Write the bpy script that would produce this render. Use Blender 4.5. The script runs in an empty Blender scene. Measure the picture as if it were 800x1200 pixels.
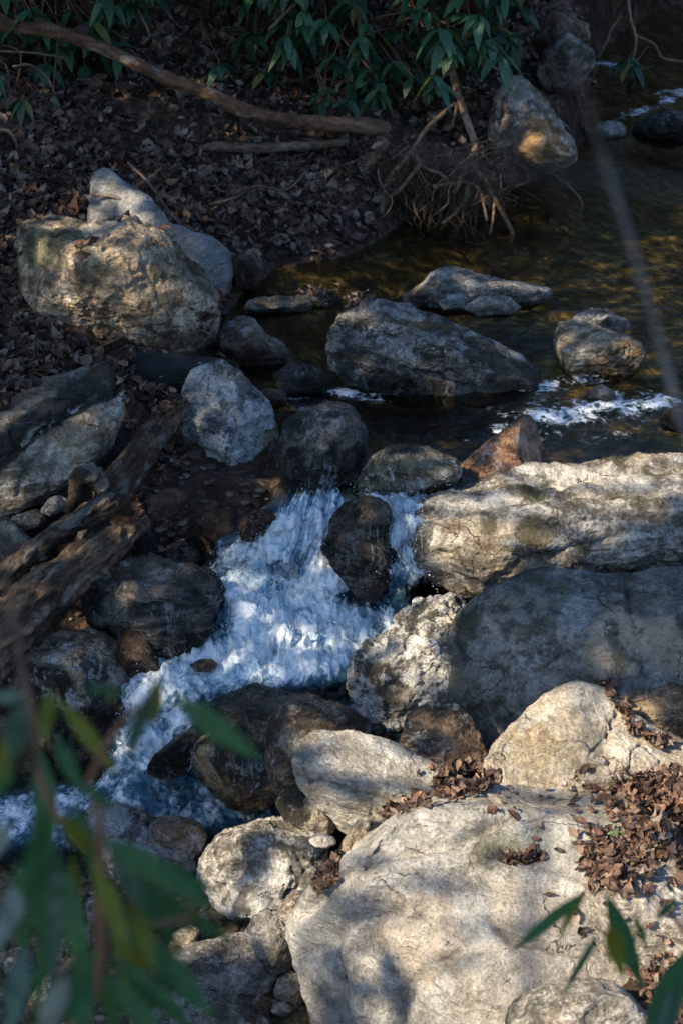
import bpy, math, random
import numpy as np
from mathutils import Vector

random.seed(7)
RNG = np.random.default_rng(7)
SC = bpy.context.scene
COL = SC.collection
R = math.radians

# ------------------------------------------------------------------ camera frame
CAM_H, PITCH, FPX = 3.2, R(26.0), 2000.0
cp, sp = math.cos(PITCH), math.sin(PITCH)
FWD = np.array([0, cp, -sp]); UP = np.array([0, sp, cp]); RT = np.array([1.0, 0, 0])
CAM = np.array([0, 0, CAM_H])

def ray(px, py):
    return FWD + RT * ((px - 400) / FPX) + UP * ((600 - py) / FPX)

def at(px, py, t):                      # a pixel at a camera depth -> a point
    return CAM + ray(px, py) * t

def depth(py, z):                       # depth of a pixel row on the height z
    return (z - CAM_H) / (-sp + (600 - py) / FPX * cp)

def on(px, py, z):
    return at(px, py, depth(py, z))

def proj(P):
    d = P - CAM
    t = d @ FWD
    return 400 + FPX * (d @ RT) / t, 600 - FPX * (d @ UP) / t, t

# ------------------------------------------------------------------ noise
_perm = np.random.default_rng(3).permutation(256)
_perm = np.concatenate([_perm, _perm, _perm])
_g = np.random.default_rng(4).normal(size=(256, 3)); _g /= np.linalg.norm(_g, axis=1)[:, None]

def noise(P, seed=0.0):
    P = np.asarray(P, float) + seed * np.array([17.13, 9.71, 5.37])
    I = np.floor(P).astype(np.int64); f = P - I
    I &= 255
    w = f * f * f * (f * (f * 6 - 15) + 10)
    out = np.zeros(len(P))
    for dx in (0, 1):
        for dy in (0, 1):
            for dz in (0, 1):
                h = _perm[_perm[_perm[(I[:, 0] + dx) & 255] + ((I[:, 1] + dy) & 255)] + ((I[:, 2] + dz) & 255)]
                g = _g[h & 255]
                v = g[:, 0] * (f[:, 0] - dx) + g[:, 1] * (f[:, 1] - dy) + g[:, 2] * (f[:, 2] - dz)
                wx = w[:, 0] if dx else 1 - w[:, 0]
                wy = w[:, 1] if dy else 1 - w[:, 1]
                wz = w[:, 2] if dz else 1 - w[:, 2]
                out += v * wx * wy * wz
    return out * 1.6

def fbm(P, s, octv=4, seed=0.0, gain=.5):
    o = 0; a = 1.0; P = np.asarray(P)
    for k in range(octv):
        o = o + a * noise(P * (s * 2 ** k), seed + k * 3.1)
        a *= gain
    return o

def sstep(a, b, x):
    u = np.clip((x - a) / (b - a), 0, 1)
    return u * u * (3 - 2 * u)

# ------------------------------------------------------------------ mesh helpers
def link(name, V, F, mat=None, parent=None, smooth=True, origin=None):
    """V (n,3), F (m,k) with one k, or a list of such arrays"""
    me = bpy.data.meshes.new(name)
    V = np.asarray(V, np.float32)
    if origin is not None:
        V = V - np.asarray(origin, np.float32)
    Fs = F if isinstance(F, list) else [F]
    Fs = [np.asarray(f, np.int32) for f in Fs if len(f)]
    me.vertices.add(len(V)); me.vertices.foreach_set('co', V.ravel())
    nl = sum(f.size for f in Fs); npoly = sum(len(f) for f in Fs)
    me.loops.add(nl); me.loops.foreach_set('vertex_index', np.concatenate([f.ravel() for f in Fs]))
    me.polygons.add(npoly)
    tot = np.concatenate([np.full(len(f), f.shape[1], np.int32) for f in Fs])
    st = np.concatenate([[0], np.cumsum(tot)[:-1]]).astype(np.int32)
    me.polygons.foreach_set('loop_start', st)
    me.polygons.foreach_set('use_smooth', np.full(npoly, smooth))
    me.update(calc_edges=True); me.validate()
    if mat: me.materials.append(mat)
    o = bpy.data.objects.new(name, me); COL.objects.link(o)
    if origin is not None: o.location = [float(c) for c in origin]
    if parent is not None: o.parent = parent
    return o

def tag(o, label=None, cat=None, group=None, kind=None):
    if label: o['label'] = label
    if cat: o['category'] = cat
    if group: o['group'] = group
    if kind: o['kind'] = kind
    return o

def empty(name, loc):
    o = bpy.data.objects.new(name, None); COL.objects.link(o)
    o.location = [float(c) for c in loc]; o.empty_display_size = .1
    return o

def normals(V, F):
    n = np.cross(V[F[:, 1]] - V[F[:, 0]], V[F[:, 2]] - V[F[:, 0]])
    N = np.zeros_like(V)
    for k in range(F.shape[1]): np.add.at(N, F[:, k], n)
    return N / (np.linalg.norm(N, axis=1)[:, None] + 1e-12)

def catmull(P, n):
    P = np.asarray(P, float)
    Q = np.vstack([2 * P[0] - P[1], P, 2 * P[-1] - P[-2]])
    out = []
    for i in range(1, len(Q) - 2):
        u = np.linspace(0, 1, n, endpoint=False)[:, None]
        a, b, c, d = Q[i - 1], Q[i], Q[i + 1], Q[i + 2]
        out.append(.5 * (2 * b + (c - a) * u + (2 * a - 5 * b + 4 * c - d) * u ** 2 + (3 * b - a - 3 * c + d) * u ** 3))
    out.append(P[-1:])
    return np.vstack(out)

def tube(pts, rad, sides=8, n=6, cap=True):
    """swept tube: pts (k,3), rad (k,) -> V,F quads"""
    P = catmull(pts, n)
    r = np.interp(np.linspace(0, len(pts) - 1, len(P)), np.arange(len(pts)), rad)
    T = np.gradient(P, axis=0); T /= np.linalg.norm(T, axis=1)[:, None] + 1e-12
    ref = np.array([.13, .31, .94]) if abs(T[:, 2]).mean() < .8 else np.array([.94, .31, .13])
    A = np.cross(T, ref); A /= np.linalg.norm(A, axis=1)[:, None]
    B = np.cross(T, A)
    th = np.linspace(0, 2 * np.pi, sides, endpoint=False)
    V = P[:, None] + r[:, None, None] * (np.cos(th)[None, :, None] * A[:, None] + np.sin(th)[None, :, None] * B[:, None])
    k, s = len(P), sides
    i = np.arange(k - 1)[:, None] * s; j = np.arange(s)[None]; j2 = (j + 1) % s
    F = np.stack([i + j, i + j2, i + s + j2, i + s + j], -1).reshape(-1, 4)
    V = V.reshape(-1, 3)
    if cap:
        V = np.vstack([V, P[:1] - T[:1] * r[0] * .4, P[-1:] + T[-1:] * r[-1] * .4])
        a, b = len(V) - 2, len(V) - 1
        jj = np.arange(s); jn = (jj + 1) % s
        F = np.vstack([F, np.stack([jj, np.full(s, a), np.full(s, a), jn], -1)[:, [0, 1, 1, 3]] * 0 + np.stack([jn, jj, np.full(s, a), np.full(s, a)], -1)]) if False else F
        tri = np.vstack([np.stack([jn, jj, np.full(s, a)], -1), np.stack([(k - 1) * s + jj, (k - 1) * s + jn, np.full(s, b)], -1)])
        return V, [F, tri], P
    return V, [F], P

class Acc:
    def __init__(s): s.V = []; s.F4 = []; s.F3 = []; s.n = 0
    def add(s, V, F):
        for f in (F if isinstance(F, list) else [F]):
            f = np.asarray(f)
            if len(f): (s.F4 if f.shape[1] == 4 else s.F3).append(f + s.n)
        s.V.append(np.asarray(V)); s.n += len(V)
    def build(s, name, mat, parent=None, smooth=True, origin=None):
        F = []
        if s.F4: F.append(np.vstack(s.F4))
        if s.F3: F.append(np.vstack(s.F3))
        return link(name, np.vstack(s.V), F, mat, parent, smooth, origin)

def inpoly(x, y, poly):
    x = np.asarray(x, float); y = np.asarray(y, float)
    c = np.zeros(x.shape, bool); p = np.asarray(poly, float)
    for i in range(len(p)):
        x1, y1 = p[i - 1]; x2, y2 = p[i]
        cond = ((y1 > y) != (y2 > y))
        with np.errstate(divide='ignore', invalid='ignore'):
            xi = (x2 - x1) * (y - y1) / (y2 - y1 + 1e-12) + x1
        c ^= cond & (x < xi)
    return c

def polydist(x, y, poly):
    p = np.asarray(poly, float); Q = np.stack([x, y], -1)
    d = np.full(len(Q), 1e9)
    for i in range(len(p)):
        a, b = p[i - 1], p[i]; ab = b - a
        u = np.clip(((Q - a) @ ab) / (ab @ ab + 1e-12), 0, 1)
        d = np.minimum(d, np.linalg.norm(Q - a - u[:, None] * ab, axis=1))
    return d

# ------------------------------------------------------------------ node helpers
class NT:
    def __init__(s, name):
        s.m = bpy.data.materials.new(name); s.m.use_nodes = True
        s.t = s.m.node_tree; s.t.nodes.clear()
        s.out = s.t.nodes.new('ShaderNodeOutputMaterial')
    def n(s, typ, ins=None, **kw):
        nd = s.t.nodes.new('ShaderNode' + typ)
        for k, v in kw.items(): setattr(nd, k, v)
        for k, v in (ins or {}).items(): s.set(nd.inputs[k], v)
        return nd
    def set(s, sock, v):
        if isinstance(v, bpy.types.NodeSocket): s.t.links.new(v, sock)
        elif isinstance(v, bpy.types.Node): s.t.links.new(v.outputs[0], sock)
        else:
            if isinstance(v, (tuple, list)) and len(v) == 3 and sock.type == 'RGBA': v = (*v, 1)
            sock.default_value = v
    def math(s, op, a, b=0.0, c=None, clamp=False):
        nd = s.t.nodes.new('ShaderNodeMath'); nd.operation = op; nd.use_clamp = clamp
        s.set(nd.inputs[0], a); s.set(nd.inputs[1], b)
        if c is not None: s.set(nd.inputs[2], c)
        return nd.outputs[0]
    def mix(s, f, a, b, mode='MIX'):
        nd = s.t.nodes.new('ShaderNodeMix'); nd.data_type = 'RGBA'; nd.blend_type = mode
        s.set(nd.inputs[0], f); s.set(nd.inputs[6], a); s.set(nd.inputs[7], b)
        return nd.outputs[2]
    def step(s, x, a, b):
        nd = s.t.nodes.new('ShaderNodeMapRange'); nd.interpolation_type = 'SMOOTHSTEP'
        s.set(nd.inputs[0], x); s.set(nd.inputs[1], a); s.set(nd.inputs[2], b)
        return nd.outputs[0]
    def noise(s, vec, scale, detail=5, rough=.55, dist=0.0):
        return s.n('TexNoise', {'Vector': vec, 'Scale': scale, 'Detail': detail, 'Roughness': rough, 'Distortion': dist}).outputs['Fac']
    def ramp(s, f, stops):
        nd = s.t.nodes.new('ShaderNodeValToRGB'); s.set(nd.inputs[0], f)
        el = nd.color_ramp.elements
        while len(el) < len(stops): el.new(.5)
        for e, (p, c) in zip(el, stops): e.position = p; e.color = (*c, 1)
        return nd.outputs[0]
    def vmap(s, vec, scale=(1, 1, 1), rot=(0, 0, 0), loc=(0, 0, 0)):
        return s.n('Mapping', {'Vector': vec, 'Scale': scale, 'Rotation': rot, 'Location': loc}).outputs[0]
    def surf(s, b): s.t.links.new(b if isinstance(b, bpy.types.NodeSocket) else b.outputs[0], s.out.inputs[0]); return s.m
    def bump(s, h, dist, strength=1.0, nrm=None):
        ins = {'Height': h, 'Distance': dist, 'Strength': strength}
        if nrm is not None: ins['Normal'] = nrm
        return s.n('Bump', ins).outputs[0]

# ------------------------------------------------------------------ rock material
# palette: c = three base colours dark -> light (real albedo)
PAL = {
 'grey':   dict(c=((.10,.10,.095), (.22,.215,.20), (.36,.345,.315)), stain=(.24,.16,.085), st=.35, dark=.35, pale=.35, moss=.15),
 'pale':   dict(c=((.21,.195,.165), (.36,.335,.285), (.50,.47,.40)), stain=(.36,.26,.15), st=.45, dark=.22, pale=.3, moss=.1),
 'white':  dict(c=((.13,.12,.10), (.36,.345,.31), (.55,.53,.49)), stain=(.27,.20,.11), st=.4, dark=.6, pale=.6, moss=.2),
 'bluegrey': dict(c=((.07,.075,.075), (.15,.155,.15), (.26,.26,.245)), stain=(.17,.13,.085), st=.3, dark=.45, pale=.35, moss=.5),
 'ochre':  dict(c=((.15,.11,.065), (.29,.21,.125), (.42,.33,.21)), stain=(.30,.17,.07), st=.5, dark=.4, pale=.25, moss=.1),
 'brown':  dict(c=((.07,.045,.03), (.15,.09,.055), (.23,.155,.10)), stain=(.20,.09,.04), st=.4, dark=.4, pale=.2, moss=.1),
 'red':    dict(c=((.10,.05,.03), (.19,.10,.06), (.27,.17,.115)), stain=(.22,.09,.04), st=.4, dark=.35, pale=.25, moss=.05),
 'dark':   dict(c=((.03,.03,.03), (.075,.07,.065), (.15,.14,.13)), stain=(.13,.085,.05), st=.35, dark=.5, pale=.25, moss=.2),
 'tan':    dict(c=((.13,.105,.075), (.25,.21,.16), (.37,.325,.255)), stain=(.28,.19,.10), st=.5, dark=.4, pale=.35, moss=.25),
}
_mats = {}

def rock_mat(pal, seed=0.0, band=None, wet=None, patches=(), scale=1.0, bumpk=1.0, half=None, **over):
    """band = (rotation xyz, strength); wet = world height below which the stone is wet;
    patches = [(world centre, radius, colour, amount)] natural stains"""
    key = (pal, band, round(seed) % 4, wet, scale, bumpk, tuple(sorted(over.items()))) if not patches and half is None else None
    if key in _mats and key is not None: return _mats[key]
    p = dict(PAL[pal]); p.update(over)
    M = NT('rock_' + pal)
    tc = M.n('TexCoord').outputs['Object']
    rnd = M.n('ObjectInfo').outputs['Random']
    off = M.n('VectorMath', {0: (37.0, 19.0, 53.0), 3: rnd}, operation='SCALE').outputs[0]
    v = M.n('VectorMath', {0: tc, 1: off}, operation='ADD').outputs[0]
    v = M.vmap(v, (scale,) * 3)
    geo = M.n('NewGeometry')
    pos = geo.outputs['Position']
    nz = M.n('SeparateXYZ', {0: geo.outputs['Normal']}).outputs[2]
    pz = M.n('SeparateXYZ', {0: pos}).outputs[2]
    n1 = M.noise(v, 3.2, 7, .62, .3)
    n2 = M.noise(v, 14, 8, .7)
    n3 = M.noise(v, 75, 5, .75)
    nst = M.noise(v, 1.9, 5, .6, .6)
    ndk = M.noise(M.vmap(v, loc=(5, 2, 9)), 4.5, 9, .68, .4)
    nsp = M.noise(M.vmap(v, loc=(9, 4, 1)), 9, 10, .74, .2)
    base = M.math('ADD', M.math('MULTIPLY', n1, .42), M.math('ADD', M.math('MULTIPLY', n2, .34), M.math('MULTIPLY', n3, .24)))
    band = band or ((.35 + (seed * .37) % .5, .2 + (seed * .53) % .6, .1), .2)
    if band:
        rot, bs = band
        vb = M.vmap(v, (1.8, 1.8, 13), rot)
        nb = M.noise(vb, 2.2, 6, .62, .5)
        base = M.math('ADD', M.math('MULTIPLY', base, 1 - bs), M.math('MULTIPLY', nb, bs))
    else:
        nb = n2
    calm = p.get('calm', 0.0)
    if calm: base = M.math('ADD', M.math('MULTIPLY', base, 1 - calm), .502 * calm)
    c = (tuple(q * .85 for q in p['c'][0]), p['c'][1], tuple(min(q * 1.25, .72) for q in p['c'][2]))
    col = M.ramp(base, [(.41, tuple(q * .5 for q in c[0])), (.465, c[0]), (.505, c[1]), (.565, c[2])])
    col = M.mix(M.math('MULTIPLY', M.step(nst, .46, .68), p['st']), col, p['stain'])
    for (pc, pr, pcol, pa) in patches:
        dv = M.n('VectorMath', {0: pos, 1: tuple(float(q) for q in pc)}, operation='DISTANCE').outputs['Value']
        nn = M.math('MULTIPLY', M.math('SUBTRACT', M.math('ADD', M.math('MULTIPLY', n1, .6), M.math('MULTIPLY', nsp, .6)), .6), pr * 1.9)
        if pr < .035: nn = M.math('MULTIPLY', M.math('SUBTRACT', M.math('ADD', M.math('MULTIPLY', n2, .6), M.math('MULTIPLY', n3, .6)), .6), pr * 7)
        mk = M.step(M.math('ADD', dv, nn), pr * 1.08, pr * .86)
        col = M.mix(M.math('MULTIPLY', mk, pa), col, M.mix(M.math('MULTIPLY', n2, .8), tuple(q * .65 for q in pcol), tuple(min(q * 1.3, .8) for q in pcol)))
    if half:                                                   # a dark side of the stone along a seam, with pale flecks on the seam
        hp, hn, hc, ha = half
        dd = M.n('VectorMath', {0: M.n('VectorMath', {0: pos, 1: hp}, operation='SUBTRACT').outputs[0], 1: hn}, operation='DOT_PRODUCT').outputs['Value']
        dd = M.math('ADD', dd, M.math('MULTIPLY', M.math('SUBTRACT', M.math('ADD', M.math('MULTIPLY', n1, .5), M.math('MULTIPLY', n2, .5)), .5), .16))
        col = M.mix(M.math('MULTIPLY', M.math('MULTIPLY', M.step(dd, .0, .012), M.step(dd, .17, .13)), ha), col, M.mix(n2, tuple(q * .6 for q in hc), tuple(q * 1.6 for q in hc)))
        col = M.mix(M.math('MULTIPLY', M.step(dd, .13, .17), .6), col, (.10, .10, .10))
        fl = M.math('MULTIPLY', M.math('MULTIPLY', M.step(dd, .03, .038), M.step(dd, .06, .05)), M.step(n2, .5, .56))
        col = M.mix(M.math('MULTIPLY', fl, .9), col, (.55, .54, .5))
    # dark crust (lichen, manganese) in fine clumps
    dm = M.math('MULTIPLY', M.step(ndk, .52, .58), M.step(n3, .3, .5))
    col = M.mix(M.math('MULTIPLY', dm, min(1.0, p['dark'] * 1.5)), col, tuple(q * .28 for q in c[0]))
    # pale lichen crust
    pm = M.math('MULTIPLY', M.step(nsp, .54, .60), M.step(n3, .32, .5))
    col = M.mix(M.math('MULTIPLY', pm, min(1.0, p['pale'] * 1.5)), col, (.54, .56, .55))
    # moss on ledges that look up
    mm = M.math('MULTIPLY', M.step(M.math('ADD', ndk, M.math('MULTIPLY', nz, .07)), .60, .68), M.step(nz, -.1, .5))
    col = M.mix(M.math('MULTIPLY', mm, p['moss']), col, (.065, .062, .018))
    vv = M.n('TexVoronoi', {'Vector': M.vmap(M.n('VectorMath', {0: v, 1: M.n('VectorMath', {0: M.n('TexNoise', {'Vector': v, 'Scale': 2.5, 'Detail': 6.0}).outputs['Color'], 3: .5}, operation='SCALE').outputs[0]}, operation='ADD').outputs[0], (1, 1, 2.2), (.4, .5, 0)), 'Scale': 2.0}, feature='DISTANCE_TO_EDGE').outputs['Distance']
    col = M.mix(M.math('MULTIPLY', M.math('MULTIPLY', M.step(vv, .012, .004), M.step(ndk, .47, .43)), 0.0 if calm else .35), col, (.56, .54, .50))
    # mineral grain
    gr = M.math('ADD', M.math('ADD', M.math('MULTIPLY', n3, 1.5 - calm), M.math('MULTIPLY', n2, .9 - .4 * calm)), -.2 + .7 * calm)
    col = M.mix(1.0, col, M.n('CombineColor', {0: gr, 1: gr, 2: gr}).outputs[0], 'MULTIPLY')
    spk = M.n('TexVoronoi', {'Vector': v, 'Scale': 170.0}).outputs['Color']
    spv = M.n('SeparateColor', {0: spk}).outputs[0]
    col = M.mix(M.math('MULTIPLY', M.step(spv, .9, .93), .35), col, (.05, .045, .04))
    # cracks
    vd = M.n('VectorMath', {0: v, 1: M.n('VectorMath', {0: M.n('TexNoise', {'Vector': v, 'Scale': 4.0, 'Detail': 5.0}).outputs['Color'], 3: .35}, operation='SCALE').outputs[0]}, operation='ADD').outputs[0]
    vc = M.n('TexVoronoi', {'Vector': vd, 'Scale': 3.1}, feature='DISTANCE_TO_EDGE').outputs['Distance']
    crk = M.math('MULTIPLY', M.step(vc, .010, .0), M.step(nst, .49, .56))
    col = M.mix(M.math('MULTIPLY', crk, .6), col, (.02, .017, .013))
    rough = .82
    wetm = None
    if wet is not None:
        wn = M.math('ADD', pz, M.math('MULTIPLY', M.math('SUBTRACT', M.noise(pos, 5, 5, .6), .5), .22))
        wetm = M.step(wn, wet + .075, wet + .01)
        col = M.mix(M.math('MULTIPLY', wetm, .72), col, M.mix(1.0, col, (.27, .25, .22), 'MULTIPLY'))
        rough = M.math('SUBTRACT', .82, M.math('MULTIPLY', wetm, .66))
    h = M.math('ADD', M.math('MULTIPLY', n2, .55), M.math('ADD', M.math('MULTIPLY', n3, .16), M.math('MULTIPLY', nb, .5)))
    h = M.math('SUBTRACT', h, M.math('MULTIPLY', crk, .5))
    h = M.math('SUBTRACT', h, M.math('MULTIPLY', dm, .12))
    h = M.math('ADD', h, M.math('MULTIPLY', spv, .05))
    bs = M.n('BsdfPrincipled', {'Base Color': col, 'Roughness': rough, 'Specular IOR Level': .35, 'Normal': M.bump(h, .085 * bumpk / scale)})
    M.surf(bs)
    if key is not None: _mats[key] = M.m
    return M.m

# ------------------------------------------------------------------ rock geometry
_ico = {}
def ico(lvl):
    if lvl not in _ico:
        import bmesh
        bm = bmesh.new(); bmesh.ops.create_icosphere(bm, subdivisions=lvl, radius=1)
        bm.verts.ensure_lookup_table()
        V = np.array([v.co[:] for v in bm.verts]); F = np.array([[v.index for v in f.verts] for f in bm.faces])
        bm.free(); _ico[lvl] = (V / np.linalg.norm(V, axis=1)[:, None], F)
    return _ico[lvl]

def smooth_circ(r, deg):
    n = len(r); k = np.arange(n); k = np.minimum(k, n - k) * 360 / n
    g = np.exp(-.5 * (k / max(deg, .01)) ** 2); g /= g.sum()
    return np.real(np.fft.ifft(np.fft.fft(r) * np.fft.fft(g)))

def outline_r(P, n=720):
    th = np.linspace(-np.pi, np.pi, n, endpoint=False)
    d = np.stack([np.cos(th), np.sin(th)], -1); r = np.zeros(n)
    for i in range(len(P)):
        a, b = P[i - 1], P[i]; e = b - a
        den = d[:, 0] * e[1] - d[:, 1] * e[0]
        with np.errstate(divide='ignore', invalid='ignore'):
            s = (a[0] * e[1] - a[1] * e[0]) / den
            u = (a[0] * d[:, 1] - a[1] * d[:, 0]) / den
        ok = (u >= -1e-9) & (u <= 1 + 1e-9) & (s > 0)
        r = np.where(ok, np.maximum(r, s), r)
    r[r == 0] = r[r > 0].mean()
    return r

ROCKS = []
def rock(name, label, cat, pts, by, bz, T, pal, seed, t=None, off=.4, e=.72, ez=.72, lvl=5, planes=(), nfac=5, fac=(.56, .80),
         rough=.05, fine=.012, led=None, crack=.02, group=None, sm=2.2, band=None, wet=None, patches=(), mscale=1.0, bumpk=1.0, pits=0.0, grooves=(), half=None, **over):
    pts = np.asarray(pts, float)
    rg = np.random.default_rng(int(seed * 13 + 5))
    tc = (depth(by, bz) if t is None else t) + off * T * (t is None)
    cx, cy = (pts.min(0) + pts.max(0)) / 2
    ar = 0; gx = gy = 0
    for i in range(len(pts)):
        cr = pts[i - 1][0] * pts[i][1] - pts[i][0] * pts[i - 1][1]
        ar += cr; gx += (pts[i - 1][0] + pts[i][0]) * cr; gy += (pts[i - 1][1] + pts[i][1]) * cr
    gx /= 3 * ar; gy /= 3 * ar
    k = tc / FPX
    P2 = np.stack([(pts[:, 0] - gx) * k, -(pts[:, 1] - gy) * k], -1)
    size = math.sqrt(abs(ar) / 2) * k                       # about the width in metres
    r0 = outline_r(P2)
    rs = smooth_circ(r0, sm); rw = smooth_circ(r0, 26)
    D, F = ico(lvl)
    ang = np.arctan2(D[:, 1], D[:, 0]); ix = (ang + np.pi) / (2 * np.pi) * 720
    i0 = np.floor(ix).astype(int) % 720; fr = ix - np.floor(ix)
    look = lambda r: r[i0] * (1 - fr) + r[(i0 + 1) % 720] * fr
    rho = np.sqrt(D[:, 0] ** 2 + D[:, 1] ** 2)
    w = sstep(.35, .97, rho)
    rr = look(rs) * w + look(rw) * (1 - w)
    f = rho ** e; g = np.sign(D[:, 2]) * np.abs(D[:, 2]) ** ez
    X = rr * f * np.cos(ang); Y = rr * f * np.sin(ang); Z = T * g
    hx, hy = np.abs(P2[:, 0]).max(), np.abs(P2[:, 1]).max()
    Q = np.stack([X / hx, Y / hy, Z / T], -1)
    pl = [(np.array(p[:3], float), p[3]) for p in planes]
    for _ in range(nfac):
        n = rg.normal(size=3); n[2] = abs(n[2]) + .35; n /= np.linalg.norm(n)
        pl.append((n, rg.uniform(*fac)))
    for n, d in pl:
        n = n / np.linalg.norm(n)
        s = Q @ n - d
        kk = .035
        s = np.where(s > kk, s - kk * .5, np.where(s > -kk, (s + kk) ** 2 / (4 * kk), 0))
        Q = Q - n * np.minimum(s, 1)[:, None] * .93
    L = Q * np.array([hx, hy, T])
    C = at(gx, gy, tc)
    W = L[:, :1] * RT + L[:, 1:2] * UP - L[:, 2:] * FWD      # metres about the centre, world axes
    N = normals(W, F)
    q = W / size
    sd = seed * 1.7
    rough = rough * .62
    d = rough * size * fbm(q, 2.3, 3, sd) + fine * size * fbm(q, 9, 4, sd + 4, .6)
    d += rough * 1.1 * size * (.35 - np.abs(fbm(q, 2.7, 4, sd + 15, .55))) + fine * .45 * size * fbm(q, 38, 2, sd + 51)
    rid = 1 - np.abs(noise(q * 3.3, sd + 9)) * 2
    d += rough * .35 * size * np.clip(rid, 0, 1) ** 3
    if crack:
        cr = np.abs(fbm(q, 1.7, 3, sd + 21)); d -= crack * size * sstep(.05, .0, cr) * sstep(-.1, .3, noise(q * 1.3, sd + 2))
    if pits:
        d -= pits * size * sstep(.12, .5, fbm(q, 6.5, 3, sd + 33))
    if led:
        dv, fq, am = led
        dv = np.array(dv, float); dv /= np.linalg.norm(dv)
        s = (q @ dv) * fq + .35 * fbm(q, 1.6, 3, sd + 12)
        st = noise(np.stack([s, q[:, 0] * .35, q[:, 2] * .35], -1), sd + 40)
        fl = s - np.floor(s)
        d += am * size * (.7 * np.clip(st * 1.8, -1, 1) + .5 * (sstep(0, .16, fl) - fl))
    if grooves:
        gx_, gy_, _t = proj(W + C); fc = sstep(-.05, .3, -(N @ FWD)); jit = 9 * noise(q * 5, sd + 60)
        for gp, gw, gd in grooves:
            dist = np.full(len(W), 1e9); gp = np.array(gp, float); XY = np.stack([gx_ + jit, gy_ + 7 * noise(q * 6, sd + 66)], -1)
            for a, b in zip(gp[:-1], gp[1:]):
                u = np.clip(((XY - a) @ (b - a)) / ((b - a) @ (b - a)), 0, 1)
                dist = np.minimum(dist, np.linalg.norm(XY - a - u[:, None] * (b - a), axis=1))
            d -= gd * fc * np.exp(-np.abs(dist / gw) ** 1.4)
    W = W + N * d[:, None]
    # patches sit on the nearest visible surface under their pixel
    pw = []
    if patches:
        pxx, pyy, tt = proj(W + C)
        for (qx, qy, pr, pc, pa) in patches:
            dd = (pxx - qx) ** 2 + (pyy - qy) ** 2
            near = np.argsort(dd)[:60]
            near = near[dd[near] < max(dd[near[0]] * 4, 60)]
            b = near[np.argmin(tt[near])]
            pw.append((W[b] + C, pr * k, pc, pa))
    hv = None
    if half:
        x1, y1, x2, y2, hc, ha = half
        t_ = tc - T * .7; p1, p2 = at(x1, y1, t_), at(x2, y2, t_); dv_ = p2 - p1; hn = np.cross(dv_, -FWD); hn /= np.linalg.norm(hn)
        if hn @ UP < 0: hn = -hn
        hv = (tuple(p1), tuple(hn), hc, ha)
    m = rock_mat(pal, seed, band, wet, pw, mscale, bumpk, hv, **over)
    o = link(name, W + C, F, m, None, True, C)
    tag(o, label, cat, group)
    ROCKS.append(o)
    return o

# ------------------------------------------------------------------ terrain
def wpoly(px):                                            # pixels on the pool level -> world outline
    return [tuple(on(x, y, 0.0)[:2]) for x, y in px]

POOL = wpoly([(296, 334), (332, 314), (400, 302), (448, 280), (486, 246), (560, 238), (600, 224), (648, 200), (690, 160), (692, 110), (704, 60)])
POOL += [(3.4, 19.0), (6.5, 19.0), (7.5, 14.0), (6.0, 9.0), (4.0, 7.0)]
POOL += wpoly([(800, 556), (560, 562), (430, 566), (350, 560), (322, 500), (312, 455), (275, 415), (258, 378)])

GC = [  # (px, py, z) ground heights read off the picture
 (250,330,.14),(150,425,.14),(30,430,.2),(30,380,.26),(0,300,.36),(120,300,.3),(300,250,.27),(400,250,.24),(436,262,.2),(470,222,.3),(500,212,.34),(560,208,.33),(300,300,.12),(400,285,.10),
 (420,200,.36),(300,200,.36),(200,200,.38),(100,200,.42),(0,200,.5),(0,100,.78),(100,100,.72),(200,100,.7),(300,100,.66),(400,100,.6),(470,200,.34),(540,220,.26),
 (-150,0,1.15),(0,0,1.12),(150,0,1.1),(300,0,1.05),(500,0,.95),(520,100,.52),(560,180,.32),(600,100,.42),(650,20,.62),(-150,200,.6),(-150,400,.35),
 (720,0,.55),(800,20,.32),
 (0,600,-.10),(100,620,-.2),(150,600,-.2),(200,620,-.26),(60,680,-.32),(0,760,-.55),(60,740,-.5),(150,740,-.52),(230,660,-.42),(200,500,-.06),(150,500,-.02),(-150,600,0),(-150,800,-.5),
 (350,640,-.38),(300,720,-.6),(400,720,-.64),(330,800,-.7),(450,700,-.6),(200,800,-.75),(240,860,-.82),(100,900,-1.0),(0,950,-1.0),(200,960,-1.02),(330,950,-1.0),(380,880,-.8),
 (440,600,-.25),(500,620,-.3),(380,570,-.2),
 (0,1050,-.87),(100,1060,-.88),(200,1080,-.9),(300,1130,-.92),(340,1180,-.93),(100,1200,-.88),(0,1200,-.85),(400,1200,-.95),(-150,1000,-.9),(-150,1200,-.7),
 (500,900,-.75),(560,950,-.66),(450,980,-.85),(770,960,-.40),(800,920,-.33),(700,920,-.55),(820,1050,-.45),(820,1200,-.45),(600,1150,-.9),(600,800,-.6),(700,720,-.5),
 (800,600,-.1),(800,700,-.25),(560,720,-.6),(760,880,-.36),(900,900,-.1),(900,700,.1),(900,1100,-.25)]
GP = [tuple(on(x, y, z)) for x, y, z in GC]
GP += [(-7,3,-.2),(-7,8,.9),(-9,12,2.5),(6,3,.2),(7,7,.6),(-2,3,-.75),(2,3,-.3),(0,3.2,-.75),(0,1,.4),(-3,1,.1),(3,1,.5),(0,-3,.8),(-8,-3,.8),(8,-3,1),
       (0,15.5,2.4),(-3,15,2.7),(1.5,17,1.8),(-6,15,3.2),(2,20,3),(5,21,2.6),(9,18,2.8),(9,12,2.2),(8,9,1.2),
       (0,22,7.2),(-8,22,8),(8,24,7),(-14,10,4),(14,10,4),(14,2,1.5),(-14,2,.6),(0,30,12),(-12,30,12),(12,30,12),(4,27,8)]
GP = np.array(GP)

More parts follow.
